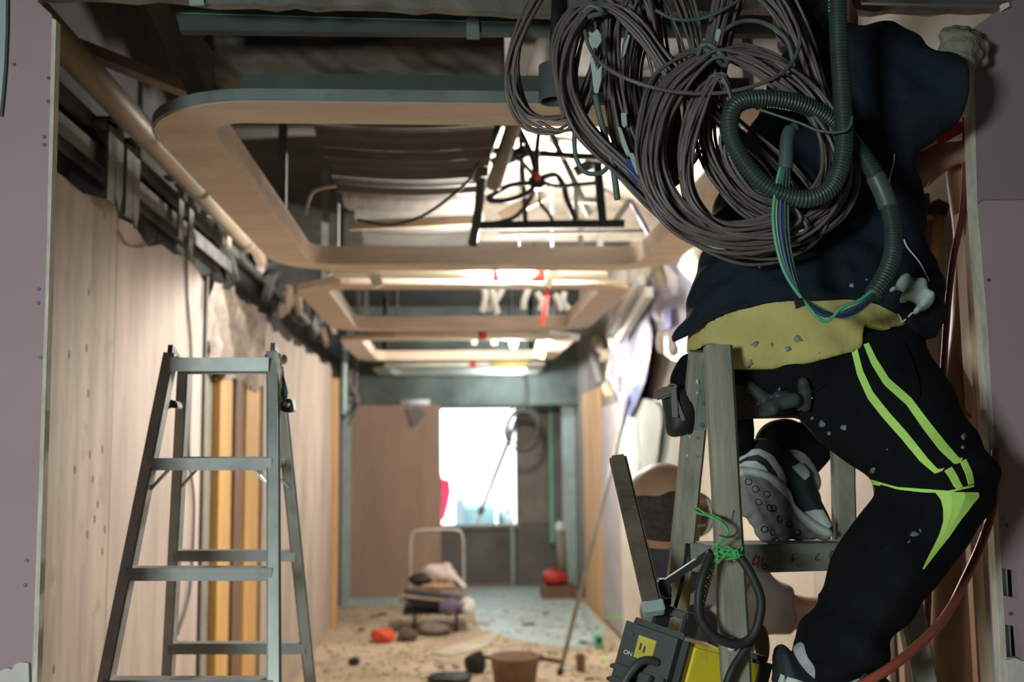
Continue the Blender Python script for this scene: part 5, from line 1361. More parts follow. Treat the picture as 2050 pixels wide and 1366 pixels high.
MID = [(1474, 936), (1505, 934), (1535, 942), (1562, 958), (1584, 984), (1592, 1008), (1612, 1026), (1640, 1045), (1662, 1058), (1668, 1068), (1660, 1078), (1628, 1066), (1598, 1040), (1578, 1006), (1556, 980), (1530, 962), (1500, 955), (1474, 958)]
sh.F = sh.inflate(px_poly(MID, 2.12, 3), 2.128, 0.016, 1.6)
sh.build('midsole', mat('midsole', (0.58, 0.64, 0.62), 0.7, scale=16, amt=0.12), shoe, 1)
def shoe_patch(ea, eb, n, m, name='side_stripe', bv=None, par=None):
    ribbon_on(bv or bv_sh, ea, eb, n, 0.004, 0.003).build(name, m, par or shoe)
sk1 = SDF((0.60, 2.08, 1.48), (0.80, 2.30, 1.68), 0.005)
sk1.F = sk1.cap(P(1575, 890, 2.188), P(1612, 965, 2.178), 0.035, 0.033)
sk1.build('sock', mat('sock_grey', (0.42, 0.44, 0.46), 0.9, scale=40), shoe, 1)
shoe_patch([(1486, 915), (1500, 903), (1520, 900), (1545, 912), (1566, 938), (1576, 962), (1574, 976)], [(1478, 926), (1498, 915), (1518, 911), (1535, 920), (1555, 945), (1566, 968), (1574, 978)], 24, SH_W)
shoe_patch([(1478, 934), (1494, 924), (1515, 923), (1532, 934), (1544, 950)], [(1478, 942), (1498, 936), (1518, 940), (1535, 948), (1545, 954)], 14, SH_W, 'heel_panel')
shoe_patch([(1604, 1030), (1612, 1024), (1632, 1020), (1645, 1022)], [(1640, 1056), (1650, 1058), (1660, 1056), (1662, 1052)], 10, SH_W, 'toe_cap')
shoe_patch([(1584, 936), (1600, 928), (1608, 932)], [(1610, 962), (1618, 955), (1618, 948)], 8, SH_W, 'tongue')
# tread rings pressed on the sole
for a, b in ((1498, 965), (1512, 980), (1518, 1006), (1535, 990), (1540, 1018), (1548, 1018), (1560, 1040), (1580, 1050), (1530, 1060), (1546, 1066), (1596, 1066)):
    h = drop(bv_so, a, b)
    if h is None: continue
    c, n_ = h; u = n_.orthogonal().normalized(); v = n_.cross(u)
    MB().tube([c+n_*0.0006+(u*math.cos(q)+v*math.sin(q))*0.0065 for q in [2*math.pi*i/12 for i in range(12)]], 0.0011, 4, True).build('tread_ring', SH_D, sole)

# --- lower shoe with sock and laces (cut by the bottom of the picture; stands on the lower rung)
lw = SDF((0.56, 1.66, 1.06), (0.92, 1.94, 1.28), 0.004)
LOW = [(1538, 1345), (1545, 1318), (1556, 1296), (1570, 1291), (1590, 1312), (1612, 1335), (1650, 1352), (1700, 1352), (1735, 1332), (1765, 1350), (1800, 1385), (1822, 1412), (1820, 1436), (1540, 1436), (1528, 1400)]
lw.F = lw.inflate(px_poly(LOW, 1.80, 3), 1.80, 0.047, 1.0)
lshoe, bv_l = lw.build('shoe', SH_D, man, 1)
shoe_patch([(1548, 1340), (1570, 1352), (1610, 1368), (1650, 1374), (1690, 1364), (1716, 1346)], [(1538, 1366), (1560, 1380), (1610, 1392), (1660, 1394), (1705, 1386), (1722, 1362)], 22, SH_W, 'side_panel', bv_l, lshoe)
shoe_patch([(1532, 1402), (1600, 1410), (1700, 1410), (1810, 1408)], [(1532, 1432), (1600, 1433), (1700, 1433), (1812, 1430)], 16, SH_W, 'midsole', bv_l, lshoe)
sk = SDF((0.58, 1.70, 1.12), (0.80, 1.92, 1.30), 0.005)
sk.F = sk.cap(P(1618, 1318, 1.80), P(1650, 1370, 1.80), 0.030, 0.034)
sk.build('sock', mat('sock_grey', (0.42, 0.44, 0.46), 0.9, scale=40), lshoe, 1)
lc = MB()
for pts in ([(1722, 1350), (1740, 1330), (1755, 1338), (1768, 1352), (1752, 1360), (1735, 1352)], [(1730, 1345), (1738, 1322), (1762, 1334), (1776, 1350), (1766, 1356)], [(1735, 1350), (1724, 1360), (1732, 1375)]):
    lc.tube(catmull([P(a, b, 1.745) for a, b in pts], 5), 0.0032, 6)
lc.build('laces', M['black'], lshoe, smooth=True)

# ------------------------------------------------------------------ things the man carries (each its own thing)
pch = thing('hip_pouch', 'black tool pouch hanging at the left hip of the man on the wooden ladder', 'pouch', P(1362, 800, 2.0))
S = SDF((0.36, 1.92, 1.60), (0.62, 2.14, 1.82), 0.005)
S.F = S.inflate(px_poly([(1404, 712), (1378, 708), (1362, 714), (1352, 728), (1344, 745), (1341, 765), (1350, 780), (1368, 800), (1400, 830), (1412, 780)], 2.02, 3), 2.02, 0.04)
S.folds([(0.002, (1, 0, 0.5), 70, 0, 1.4)])
S.build('bag', BLACKT, pch, 1)
S = SDF((0.36, 1.90, 1.56), (0.62, 2.12, 1.76), 0.005)
S.F = S.inflate(px_poly([(1320, 780), (1330, 775), (1348, 772), (1372, 784), (1392, 812), (1384, 868), (1370, 872), (1345, 876), (1332, 866), (1328, 830)], 2.0, 3), 1.99, 0.03)
hol = S.build('holster', M['black'], pch, 1)[0]
MB().pprism([(1318, 780), (1348, 770), (1352, 790), (1326, 800)], 1.955, 0.07).build('rim', mat('holster_rim', (0.14, 0.13, 0.115), 0.7), hol, bevel=0.004)
MB().bar(P(1348, 774, 1.95), P(1352, 836, 1.952), 0.010, 0.004).build('knife_blade', M['steel'], hol)
MB().tube([P(1346+8*math.cos(q), 774+4*math.sin(q), 1.948) for q in [2*math.pi*i/14 for i in range(14)]], 0.0018, 6, True).build('buckle_ring', M['steel'], hol)
MB().bar(P(1352, 800, 1.955), P(1368, 842, 1.96), 0.007, 0.006).build('tool_handle', mat('tool_grey', (0.3, 0.29, 0.27), 0.4, metal=0.5), hol)

# rubber gloves tucked in the back pocket
for gi, (fins, lab) in enumerate(((
    ([((1616, 808), (1612, 782), (1606, 762))], 'upright dark grey rubber glove finger pointing up from the back pocket'),
    ([((1560, 808), (1530, 790), (1500, 768)), ((1548, 820), (1520, 812), (1492, 800)), ((1600, 800), (1575, 790), (1556, 786))], 'dark grey rubber glove sprawled over the back pocket, fingers to the left')))):
    gl = SDF((0.52, 1.78, 1.62), (0.76, 2.02, 1.80), 0.0045)
    gl.F[:] = 1
    for f3 in fins:
        hp_ = []
        for a, b in f3:
            h = drop(ALLB, a, b); hp_.append(h[0]+h[1]*0.010 if h else P(a, b, 1.88))
        gl.union(gl.cap(hp_[0], hp_[1], 0.012, 0.013), 0.003); gl.union(gl.cap(hp_[1], hp_[2], 0.013, 0.011), 0.003)
    if gi == 1: gl.union(gl.cap(P(1590, 800, 1.885), P(1540, 815, 1.89), 0.013, 0.013), 0.006)
    tag(gl.build('rubber_glove', RUB, None, 1)[0], lab, 'glove')
for pts in ([(1516, 806), (1524, 800), (1540, 812), (1522, 814)], [(1612, 790), (1618, 782), (1628, 798), (1614, 802)], [(1572, 816), (1600, 806), (1612, 800), (1584, 818)]):
    h = drop(ALLB, *pts[0]); yy = (h[0].y if h else 1.9)-0.018
    o = MB().pprism(pts, yy, 0.003).build('glove_cuff_lining', mat('cuff_pale', (0.33, 0.37, 0.40), 0.8)); tag(o, ['pale lining patch of the left lying glove finger', 'pale lining patch of the upright glove finger', 'pale lining patch along the back pocket edge'][(pts[0][0] > 1540)+(pts[0][0] < 1600 and pts[0][0] > 1540)], 'glove lining')

# crumpled white mask on the back of the jacket with its string
h = drop(ALLB, 1828, 590); c0 = h[0] if h else P(1828, 590, 1.9)
S = SDF((c0.x-0.07, c0.y-0.08, c0.z-0.08), (c0.x+0.07, c0.y+0.05, c0.z+0.08), 0.004)
yy = c0.y-0.012
S.F = S.inflate(px_poly([(1790, 578), (1802, 562), (1822, 556), (1846, 556), (1858, 566), (1856, 584), (1862, 600), (1856, 624), (1838, 624), (1822, 606), (1806, 596)], yy, 3), yy, 0.024)
S.folds([(0.006, (0.7, 0.3, 0.7), 150, 0.4, 1.6), (0.005, (-0.6, 0.4, 0.7), 210, 1.2, 1.7)])
msk = thing('face_mask', 'crumpled whitish face mask hanging at the lower back of the navy jacket', 'mask', c0)
S.build('cloth', mat('mask_white', (0.47, 0.58, 0.57), 0.9, scale=30, amt=0.2, bump=0.3), msk, 1)
def on_body(pts, lift=0.005):
    out = []
    for a, b in pts:
        h = drop(ALLB, a, b); out.append(h[0]+h[1]*lift if h else P(a, b, 1.93))
    return out
MB().tube(catmull(on_body([(1834, 622), (1822, 628), (1810, 640), (1800, 638), (1794, 630)]), 5), 0.0016, 6).build('ear_loop', M['white'], msk)
MB().tube(catmull(on_body([(1856, 566), (1838, 530), (1812, 496), (1806, 480)]), 5), 0.0016, 6).build('ear_loop', M['white'], msk)
tag(MB().tube(catmull(on_body([(1786, 310), (1784, 330), (1778, 355), (1777, 372)], 0.006), 5), 0.0013, 6).build('white_string', M['white']), 'thin white string hanging down the navy jacket beside the grey conduit', 'string')
tag(MB().tube(catmull([P(1818, 392, 2.135), P(1835, 386, 2.09), P(1850, 376, 2.065), P(1858, 364, 2.06)], 6), 0.0035, 8).build('white_band', M['white'], smooth=True), 'white band round the bare left forearm', 'band')
# red tool held in the left hand
t = thing('red_level', 'red spirit level held behind the raised sleeve, slanting up to the right', 'tool', P(1860, 295, 2.14))
MB().bar(P(1790, 330, 2.17), P(1950, 240, 2.13), 0.024, 0.03, (0, 1, 0)).build('bar', M['red'], t, bevel=0.002)
MB().bar(P(1838, 305, 2.152), P(1872, 286, 2.144), 0.008, 0.03, (0, 1, 0)).build('white_print', M['white'], t)

# ------------------------------------------------------------------ second person behind the ladder
TEE = mat('grey_brown_tee', (0.27, 0.225, 0.215), 0.9, scale=9, amt=0.2, bump=0.2, bscale=60)
APR = mat('dark_collar', (0.045, 0.045, 0.05), 0.85, scale=10, amt=0.3)
m2 = thing('person', 'person with shaved head and grey brown tee standing behind the wooden ladder', 'person', (P(1400, 1300, 2.85).x, 2.85, 0.0))
cx = P(1400, 1300, 2.85).x
S = SDF((0.36, 2.55, 0.0), (1.30, 3.15, 1.66), 0.009)
hc = P(1328, 1004, 2.80)
S.F = S.ball(hc, (0.098, 0.112, 0.104))
S.union(S.ball(P(1356, 1050, 2.83), (0.066, 0.075, 0.075)), 0.03)
S.union(S.cap(P(1400, 1015, 2.86), P(1404, 1040, 2.875), 0.010, 0.016), 0.014)
S.union(S.ball(P(1348, 1030, 2.71), (0.012, 0.014, 0.026)), 0.008)
S.union(S.cap(P(1338, 1075, 2.80), P(1360, 1150, 2.82), 0.062, 0.066), 0.03)
S.union(S.cap(P(1385, 1185, 2.82), P(1480, 1190, 2.86), 0.085, 0.085, 0.9), 0.03)
S.union(S.cap((cx, 2.85, 1.15), (cx, 2.86, 0.92), 0.14, 0.13, 0.72), 0.05)
S.union(S.cap(P(1490, 1195, 2.86), P(1580, 1226, 2.80), 0.058, 0.046), 0.03)
S.union(S.cap(P(1580, 1226, 2.80), P(1690, 1222, 2.74), 0.042, 0.032), 0.02)
S.union(S.ball(P(1720, 1222, 2.72), (0.045, 0.028, 0.036)), 0.015)
for k in range(4): S.union(S.cap(P(1740, 1205+k*11, 2.72), P(1775-3*k, 1205+k*12, 2.70), 0.0095, 0.0085), 0.004)
S.union(S.cap(P(1715, 1204, 2.71), P(1735, 1186, 2.69), 0.011, 0.009), 0.008)
S.union(S.cap(P(1380, 1190, 2.84), (0.62, 2.86, 1.00), 0.055, 0.042), 0.03)
S.union(S.cap((0.62, 2.86, 1.00), (0.64, 2.80, 0.80), 0.040, 0.030), 0.02)
for k in range(4): S.union(S.cap((0.62+k*0.014, 2.79, 0.77), (0.62+k*0.013, 2.77, 0.70-0.006*(k % 3)), 0.010, 0.008), 0.006)
S.union(S.cap((0.665, 2.78, 0.78), (0.69, 2.76, 0.74), 0.010, 0.009), 0.006)
for sx in (-1, 1):
    S.union(S.cap((cx+sx*0.09, 2.86, 0.90), (cx+sx*0.10, 2.85, 0.48), 0.085, 0.058), 0.03)
    S.union(S.cap((cx+sx*0.10, 2.85, 0.48), (cx+sx*0.10, 2.87, 0.08), 0.055, 0.038), 0.02)
    S.union(S.cap((cx+sx*0.10, 2.85, 0.05), (cx+sx*0.11, 3.0, 0.04), 0.04, 0.036), 0.02)
body2, bv2 = S.build('body', SKIN, m2, 2)
S = SDF((0.40, 2.60, 1.28), (0.78, 3.0, 1.66), 0.006)
S.F = np.minimum(S.ball(hc, (0.101, 0.115, 0.107)), S.ball(P(1338, 1045, 2.80), (0.088, 0.09, 0.07)))
zt = P(1300, 985, 2.72).z
S.F = np.maximum(S.F, np.maximum(S.Z-zt-0.15*(S.X-hc.x)-0.003*np.sin(S.X*90), (S.X-hc.x)-0.035+0.25*(S.Y-2.8)))
S.F = np.maximum(S.F, S.Y-2.88)
S.build('hair', mat('short_hair', (0.06, 0.046, 0.04), 0.8, scale=60, amt=0.5, bump=0.5, bscale=200), m2, 1)
S = SDF((0.34, 2.58, 0.86), (1.10, 3.12, 1.46), 0.008)
S.F = S.cap(P(1384, 1186, 2.82), P(1480, 1190, 2.86), 0.098, 0.098, 0.92)
S.union(S.cap((cx, 2.85, 1.14), (cx, 2.86, 0.92), 0.155, 0.15, 0.75), 0.05)
S.union(S.cap(P(1488, 1198, 2.86), P(1583, 1226, 2.80), 0.072, 0.060), 0.03)
S.union(S.cap(P(1384, 1195, 2.84), (0.62, 2.86, 1.06), 0.068, 0.06), 0.03)
e = P(1584, 1226, 2.80); S.F = np.maximum(S.F, S.X-e.x)
S.folds([(0.005, (0.6, 0.2, 0.8), 45, 0.3, 1.3), (0.003, (-0.5, 0.2, 0.8), 80, 1.4, 1.3)])
S.build('t_shirt', TEE, m2, 1)
S = SDF((0.40, 2.62, 1.22), (0.72, 2.98, 1.40), 0.007)
S.F = S.cap(P(1345, 1108, 2.81), P(1352, 1150, 2.82), 0.075, 0.098)
S.F = np.maximum(S.F, S.Z-P(1340, 1098, 2.75).z)
S.build('collar', APR, m2, 1)
tr = SDF((0.44, 2.66, 0.06), (0.98, 3.06, 0.97), 0.012)
tr.F = tr.cap((cx, 2.86, 0.90), (cx, 2.86, 0.80), 0.155, 0.15, 0.8)
for sx in (-1, 1):
    tr.union(tr.cap((cx+sx*0.09, 2.86, 0.86), (cx+sx*0.10, 2.85, 0.48), 0.10, 0.075), 0.03)
    tr.union(tr.cap((cx+sx*0.10, 2.85, 0.48), (cx+sx*0.10, 2.87, 0.12), 0.072, 0.06), 0.02)
tr.build('trousers', APR, m2, 1)
t = thing('face_mask', 'white face mask worn by the person with the shaved head', 'mask', P(1404, 1020, 2.90))
S = SDF((0.60, 2.70, 1.36), (0.76, 2.98, 1.58), 0.005)
S.F = S.ball(P(1392, 1030, 2.845), (0.055, 0.07, 0.062))
S.F = np.maximum(S.F, -(S.ball(P(1384, 1030, 2.83), (0.055, 0.065, 0.06)))); S.F = np.maximum(S.F, P(1398, 1000, 2.8).x-S.X)
S.build('mask_cup', mat('mask_clean', (0.72, 0.72, 0.70), 0.9, scale=30), t, 1)
MB().tube(catmull([P(1352, 1012, 2.70), P(1385, 1010, 2.72), P(1408, 1004, 2.78)], 5), 0.0022, 6).build('upper_strap', M['white'], t)
MB().tube(catmull([P(1352, 1050, 2.72), P(1385, 1053, 2.74), P(1412, 1052, 2.80)], 5), 0.0022, 6).build('lower_strap', M['white'], t)
t = thing('shoulder_bag', 'dark leather bag slung at the back of the person with the shaved head', 'bag', P(1400, 1260, 2.66))
S = SDF((0.50, 2.48, 0.94), (0.80, 2.72, 1.30), 0.007)
S.F = S.inflate(px_poly([(1362, 1240), (1378, 1216), (1400, 1212), (1425, 1225), (1440, 1250), (1440, 1310), (1400, 1312), (1370, 1290)], 2.62, 3), 2.63, 0.05)
S.build('bag', mat('leather_dark', (0.04, 0.032, 0.03), 0.6, scale=14), t, 1)
MB().tube(catmull([P(1430, 1225, 2.62), P(1470, 1180, 2.70), P(1495, 1160, 2.78)], 6), 0.012, 8).build('strap', mat('strap_pale', (0.44, 0.40, 0.38), 0.8), t, smooth=True)
o = MB().ell(P(1526, 1292, 2.55), (0.018, 0.018, 0.05), 10).build('leather_sheath', mat('leather_brown', (0.06, 0.035, 0.025), 0.7, scale=14), smooth=True); tag(o, 'dark brown sheath hanging between the ladder rails at the bottom', 'sheath')
# ------------------------------------------------------------------ coils of grey brown cable hanging in front of the man
CAB = mat('cable_grey', (0.150, 0.125, 0.120), 0.36, scale=20, amt=0.3)
CABT = mat('cable_teal', (0.10, 0.15, 0.145), 0.42, scale=20, amt=0.3)
TAPE = mat('tape_pale', (0.42, 0.56, 0.54), 0.6, scale=20, amt=0.2)
TAPE_B = mat('tape_blue', (0.03, 0.07, 0.30), 0.5, scale=20, amt=0.2)
def coil(name, key, n, y0, spread, r, label, tie=None, closed=True, seed=0, yspread=0.05, tie_pull=0.9, m=None):
    """n turns of one cable: every turn follows the key outline (picture points at depth y0), each a little different"""
    rs = np.random.RandomState(seed); K = len(key)
    b = MB()
    cx_ = sum(p[0] for p in key)/K; cy_ = sum(p[1] for p in key)/K
    for i in range(n):
        sc = 1+rs.randn()*spread*0.9; dx, dy = rs.randn()*spread*70, rs.randn()*spread*60
        ph = rs.rand(3)*6.28; pts = []
        yb = y0+(rs.rand()-0.5)*yspread
        for k, (a, c) in enumerate(key):
            u = k/K*6.28
            wob = 1+spread*0.7*math.sin(u+ph[0])+spread*0.5*math.sin(2*u+ph[1])
            qa, qc = cx_+(a-cx_)*sc*wob+dx, cy_+(c-cy_)*sc*wob+dy
            if tie:
                for tx, ty, rad in tie:
                    w = math.exp(-((a-tx)**2+(c-ty)**2)/(rad*rad))*tie_pull
                    qa += (a+rs.randn()*5-qa)*w; qc += (c+rs.randn()*5-qc)*w
            pts.append(P(qa, qc, yb+0.02*math.sin(u*1.0+ph[2])))
        b.tube(catmull(pts, 6, closed), r, 6, closed)
    t = thing(name, label, 'cable coil', P(cx_, max(p[1] for p in key), y0), 'coils of grey brown cable hanging in front of the jacket')
    b.build('cable', m or CAB, t, smooth=True)
    return t
CA = coil('cable_coil', [(1120, -60), (1062, 20), (1030, 110), (1030, 180), (1058, 235), (1105, 255), (1150, 245), (1185, 180), (1205, 80), (1190, -50)], 9, 1.86, 0.10, 0.0030, 'loose cable loops hanging furthest left, in front of the dark can lamp', None, seed=1)
CB = coil('cable_coil', [(1205, 8), (1160, 35), (1132, 100), (1130, 170), (1152, 235), (1190, 285), (1250, 340), (1310, 400), (1380, 455), (1470, 492), (1555, 478), (1600, 420), (1560, 340), (1460, 250), (1350, 150), (1275, 50)], 28, 1.84, 0.072, 0.0032, 'long cable coil sweeping from the upper left tie down to the lower right', [(1205, 8, 55)], seed=2, yspread=0.07)
CC = coil('cable_coil', [(1270, -70), (1232, 20), (1225, 120), (1236, 220), (1258, 300), (1300, 360), (1340, 320), (1345, 220), (1320, 110), (1300, 0)], 24, 1.88, 0.11, 0.0032, 'narrow upright cable coil hanging in the middle behind the round coil', None, seed=3, yspread=0.07)
CD = coil('cable_coil', [(1438, 108), (1392, 128), (1342, 180), (1312, 250), (1302, 325), (1325, 395), (1375, 445), (1450, 470), (1530, 465), (1600, 440), (1650, 400), (1672, 340), (1655, 265), (1610, 195), (1550, 145), (1495, 115)], 34, 1.79, 0.078, 0.0034, 'large round cable coil tied at its top, left of the corrugated conduit', [(1438, 108, 60)], seed=4, yspread=0.06)
CE = coil('cable_coil', [(1490, -60), (1560, 0), (1608, 90), (1640, 190), (1668, 300), (1650, 400), (1570, 430), (1480, 390), (1420, 300), (1418, 200), (1440, 90), (1460, 0)], 24, 1.83, 0.085, 0.0032, 'tall cable coil hanging at the right behind the corrugated conduit', None, seed=5, yspread=0.05)
CF = coil('cable_coil', [(1330, -60), (1290, 30), (1262, 130), (1270, 240), (1300, 330), (1352, 330), (1395, 260), (1400, 150), (1380, 40)], 16, 1.90, 0.11, 0.0030, 'short cable coil hanging at the top behind the upright one', None, seed=6, yspread=0.06)
CG = coil('cable_coil', [(1440, 150), (1400, 210), (1372, 300), (1380, 390), (1440, 452), (1520, 462), (1590, 440), (1560, 400), (1500, 380), (1450, 300), (1470, 220)], 14, 1.76, 0.095, 0.0032, 'slim cable coil lying over the front of the round one', [(1440, 150, 50)], seed=7, yspread=0.04)
# ties, labels and tape on the coils
def knot(parent, pts, r, m=CABT, name='tie'):
    MB().tube(catmull([P(a, b, y) for a, b, y in pts], 6), r, 8).build(name, m, parent, smooth=True)
knot(CD, [(1398, 110, 1.77), (1404, 92, 1.755), (1422, 90, 1.75), (1442, 108, 1.745), (1456, 122, 1.755), (1448, 130, 1.77), (1430, 112, 1.752), (1412, 98, 1.76)], 0.005)
knot(CD, [(1410, 104, 1.80), (1440, 70, 1.80), (1480, 44, 1.80), (1530, 46, 1.80), (1575, 80, 1.80), (1590, 140, 1.80)], 0.0042)
knot(CB, [(1168, 26, 1.80), (1182, 12, 1.795), (1200, 18, 1.79), (1206, 26, 1.80), (1190, 30, 1.80), (1176, 34, 1.80)], 0.005)
knot(CB, [(1192, 190, 1.82), (1200, 230, 1.82), (1216, 290, 1.82), (1228, 340, 1.82), (1236, 400, 1.82)], 0.0058)
knot(CA, [(1150, 250, 1.85), (1152, 310, 1.85), (1172, 345, 1.85), (1205, 345, 1.85), (1222, 325, 1.85)], 0.0045)
def flag(parent, pts, y, m=TAPE, name='paper_tag'):
    o = MB().pprism(pts, y, 0.003).build(name, m, parent, bevel=0.001); return o
flag(CB, [(1179, 62), (1186, 66), (1196, 57), (1203, 68), (1205, 82), (1196, 96), (1184, 94)], 1.775)
flag(CB, [(1181, 110), (1188, 116), (1196, 140), (1206, 128), (1204, 160), (1198, 186), (1190, 186), (1186, 154)], 1.775)
flag(CC, [(1258, 68), (1262, 70), (1252, 108), (1246, 116), (1250, 90)], 1.82)
flag(CC, [(1243, 226), (1254, 226), (1256, 250), (1250, 256), (1245, 250)], 1.82)
flag(CC, [(1236, 252), (1244, 256), (1262, 308), (1256, 318), (1246, 290)], 1.81)
flag(CB, [(1253, 316), (1266, 320), (1278, 350), (1276, 378), (1264, 356), (1254, 340)], 1.785, TAPE_B, 'blue_tape')
flag(CB, [(1258, 306), (1268, 306), (1282, 340), (1296, 362), (1288, 366), (1272, 342)], 1.782)
flag(CB, [(1335, 440), (1350, 448), (1374, 458), (1386, 470), (1372, 470), (1352, 462)], 1.782, CABT, 'teal_tape')
flag(CB, [(1402, 486), (1430, 490), (1456, 500), (1430, 498)], 1.782)
flag(CD, [(1434, 60), (1440, 56), (1444, 62), (1438, 84), (1432, 80)], 1.76)
flag(CD, [(1598, 462), (1610, 458), (1614, 468), (1604, 472)], 1.745)
# single cables
def single(name, pts, r, label, m=CAB):
    return tag(MB().tube(catmull([P(*q) for q in pts], 8), r, 8).build(name, m, smooth=True), label, 'cable')
single('loose_cable', [(1170, 60, 1.82), (1180, 95, 1.81), (1205, 128, 1.77), (1260, 160, 1.74), (1340, 182, 1.73), (1430, 187, 1.73), (1510, 172, 1.73), (1570, 142, 1.74), (1598, 100, 1.76), (1598, 60, 1.78), (1575, 10, 1.80), (1560, -40, 1.82)], 0.0036, 'single grey cable in one wide loop across the front of the coils')
single('loose_cable', [(1312, 20, 1.78), (1350, 38, 1.78), (1400, 38, 1.78), (1450, 18, 1.78), (1490, -10, 1.79), (1510, -50, 1.80)], 0.0032, 'teal grey cable sagging at the top between two coils', CABT)

# ------------------------------------------------------------------ corrugated conduit with coloured wires
COND = mat('conduit_green', (0.035, 0.058, 0.054), 0.42, scale=16, amt=0.3, dirt=0.1, dirtcol=(0.10, 0.12, 0.11))
path = [(1676, -70, 1.74), (1677, 20, 1.74), (1680, 100, 1.735), (1686, 200, 1.73), (1690, 270, 1.725), (1684, 330, 1.72), (1662, 378, 1.715), (1620, 398, 1.71), (1575, 392, 1.71), (1528, 368, 1.71), (1490, 325, 1.71), (1464, 275, 1.71), (1462, 232, 1.715), (1482, 205, 1.72), (1530, 197, 1.725), (1590, 205, 1.735), (1640, 225, 1.75), (1680, 255, 1.765), (1716, 296, 1.765), (1748, 345, 1.76), (1774, 402, 1.755), (1787, 460, 1.75), (1786, 512, 1.74), (1770, 555, 1.73), (1746, 592, 1.725)]
pp = catmull([P(*q) for q in path], 26)
# resample to a constant step so that the ribs are even
acc = [0]
for i in range(1, len(pp)): acc.append(acc[-1]+(pp[i]-pp[i-1]).length)
stepc = 0.0011; nS = int(acc[-1]/stepc); res = []; j = 0
for i in range(nS+1):
    s_ = i*stepc
    while j < len(acc)-2 and acc[j+1] < s_: j += 1
    k = (s_-acc[j])/(acc[j+1]-acc[j]+1e-9); res.append(pp[j]+(pp[j+1]-pp[j])*k)
sleeve0 = min(range(len(res)), key=lambda i: (res[i]-P(1752, 352, 1.76)).length); sleeve1 = min(range(len(res)), key=lambda i: (res[i]-P(1779, 420, 1.755)).length)
R0 = 0.0150
cond = thing('corrugated_conduit', 'dark green corrugated conduit hanging from above and looping once beside the cable coils', 'conduit', P(1746, 592, 1.725))
rad = [R0+0.0014*math.sin(i*stepc/0.0062*2*math.pi) for i in range(len(res))]
MB().tube(res, rad, 14).build('corrugated_tube', COND, cond, smooth=True)
MB().tube(res[sleeve0:sleeve1:4], 0.0172, 18).build('smooth_sleeve', mat('sleeve_grey', (0.075, 0.10, 0.095), 0.4, scale=14, amt=0.3, dirt=0.25, dirtcol=(0.2, 0.23, 0.22)), cond, smooth=True)
# tie wire round the crossing
knot(cond, [(1512, 216, 1.745), (1540, 226, 1.73), (1600, 246, 1.715), (1640, 262, 1.705), (1685, 264, 1.70), (1702, 252, 1.705), (1706, 232, 1.72)], 0.0025, CABT, 'tie_wire')
WIRES = [('green_wire', (0.10, 0.42, 0.26)), ('yellow_green_wire', (0.55, 0.72, 0.30)), ('blue_wire', (0.06, 0.13, 0.42)), ('navy_wire', (0.04, 0.08, 0.24)), ('grey_wire', (0.16, 0.19, 0.20)), ('black_wire', (0.03, 0.035, 0.04)), ('teal_wire', (0.09, 0.30, 0.26))]
for k, (nm, c) in enumerate(WIRES):
    o_ = (k-3)*4.3
    pts = [(1752+o_*0.3, 580, 1.722), (1728+o_*0.6, 606+o_*0.35, 1.715), (1690+o_*0.3, 626+o_*0.8, 1.71), (1650-o_*0.2, 630-o_*0.9+2, 1.71), (1612-o_*0.5, 604-o_*0.8, 1.71), (1584+o_*0.75, 556+o_*0.3, 1.712), (1567+o_*1.0, 490, 1.712), (1562+o_*1.1, 430, 1.71), (1566+o_*0.9, 370, 1.705), (1572+o_*0.6, 330, 1.702)]
    yo = 0.004*((k*3) % 7-3)/3
    MB().tube(catmull([P(a, b, y+yo) for a, b, y in pts], 8), 0.0030, 8).build(nm, mat(nm, c, 0.4, scale=30, amt=0.15), cond, smooth=True)
tp_ = catmull([P(1572, 338, 1.70), P(1574, 310, 1.70), (P(1575, 285, 1.70)), P(1580, 264, 1.702), P(1592, 254, 1.705)], 6)
MB().tube(tp_, [0.0125]*8+[0.0120]*6+[0.0115]*6+[0.009]*(len(tp_)-20), 12).build('wire_end_wrap', mat('wrap_teal', (0.075, 0.115, 0.11), 0.5, scale=20), cond, smooth=True)
MB().pprism([(1592, 600), (1606, 596), (1612, 612), (1596, 618)], 1.702, 0.008).build('zip_tie', M['black'], cond)

# ------------------------------------------------------------------ black rubber cable loop and green binding wire on the ladder rail
t = thing('black_cable_loop', 'thick black rubber cable looped round the left front ladder rail and trailing below', 'cable', P(1450, 1400, 1.75))
MB().tube(catmull([P(*q) for q in ((1424, 1108, 1.765), (1408, 1150, 1.755), (1399, 1195, 1.75), (1402, 1238, 1.75), (1428, 1272, 1.748), (1468, 1290, 1.748), (1500, 1280, 1.75), (1518, 1248, 1.75), (1523, 1200, 1.75), (1506, 1155, 1.755), (1486, 1122, 1.76), (1468, 1106, 1.765))], 8), 0.0078, 12).build('loop', M['black'], t, smooth=True)
MB().tube(catmull([P(*q) for q in ((1521, 1225, 1.765), (1510, 1272, 1.765), (1484, 1312, 1.765), (1462, 1350, 1.76), (1440, 1420, 1.76))], 8), 0.0070, 12).build('tail', M['black'], t, smooth=True)
GW = mat('green_wire_bright', (0.08, 0.42, 0.13), 0.4, scale=30, amt=0.2)
t = thing('binding_wire', 'bright green wire knotted round the left front ladder rail', 'wire', P(1450, 1110, 1.76))
rs = np.random.RandomState(3)
MB().tube(catmull([P(*q) for q in ((1390, 1020, 1.79), (1398, 1028, 1.785), (1420, 1034, 1.78), (1446, 1048, 1.77), (1458, 1066, 1.765), (1452, 1078, 1.765), (1436, 1090, 1.765), (1426, 1098, 1.77))], 6), 0.0021, 8).build('free_end', GW, t, smooth=True)
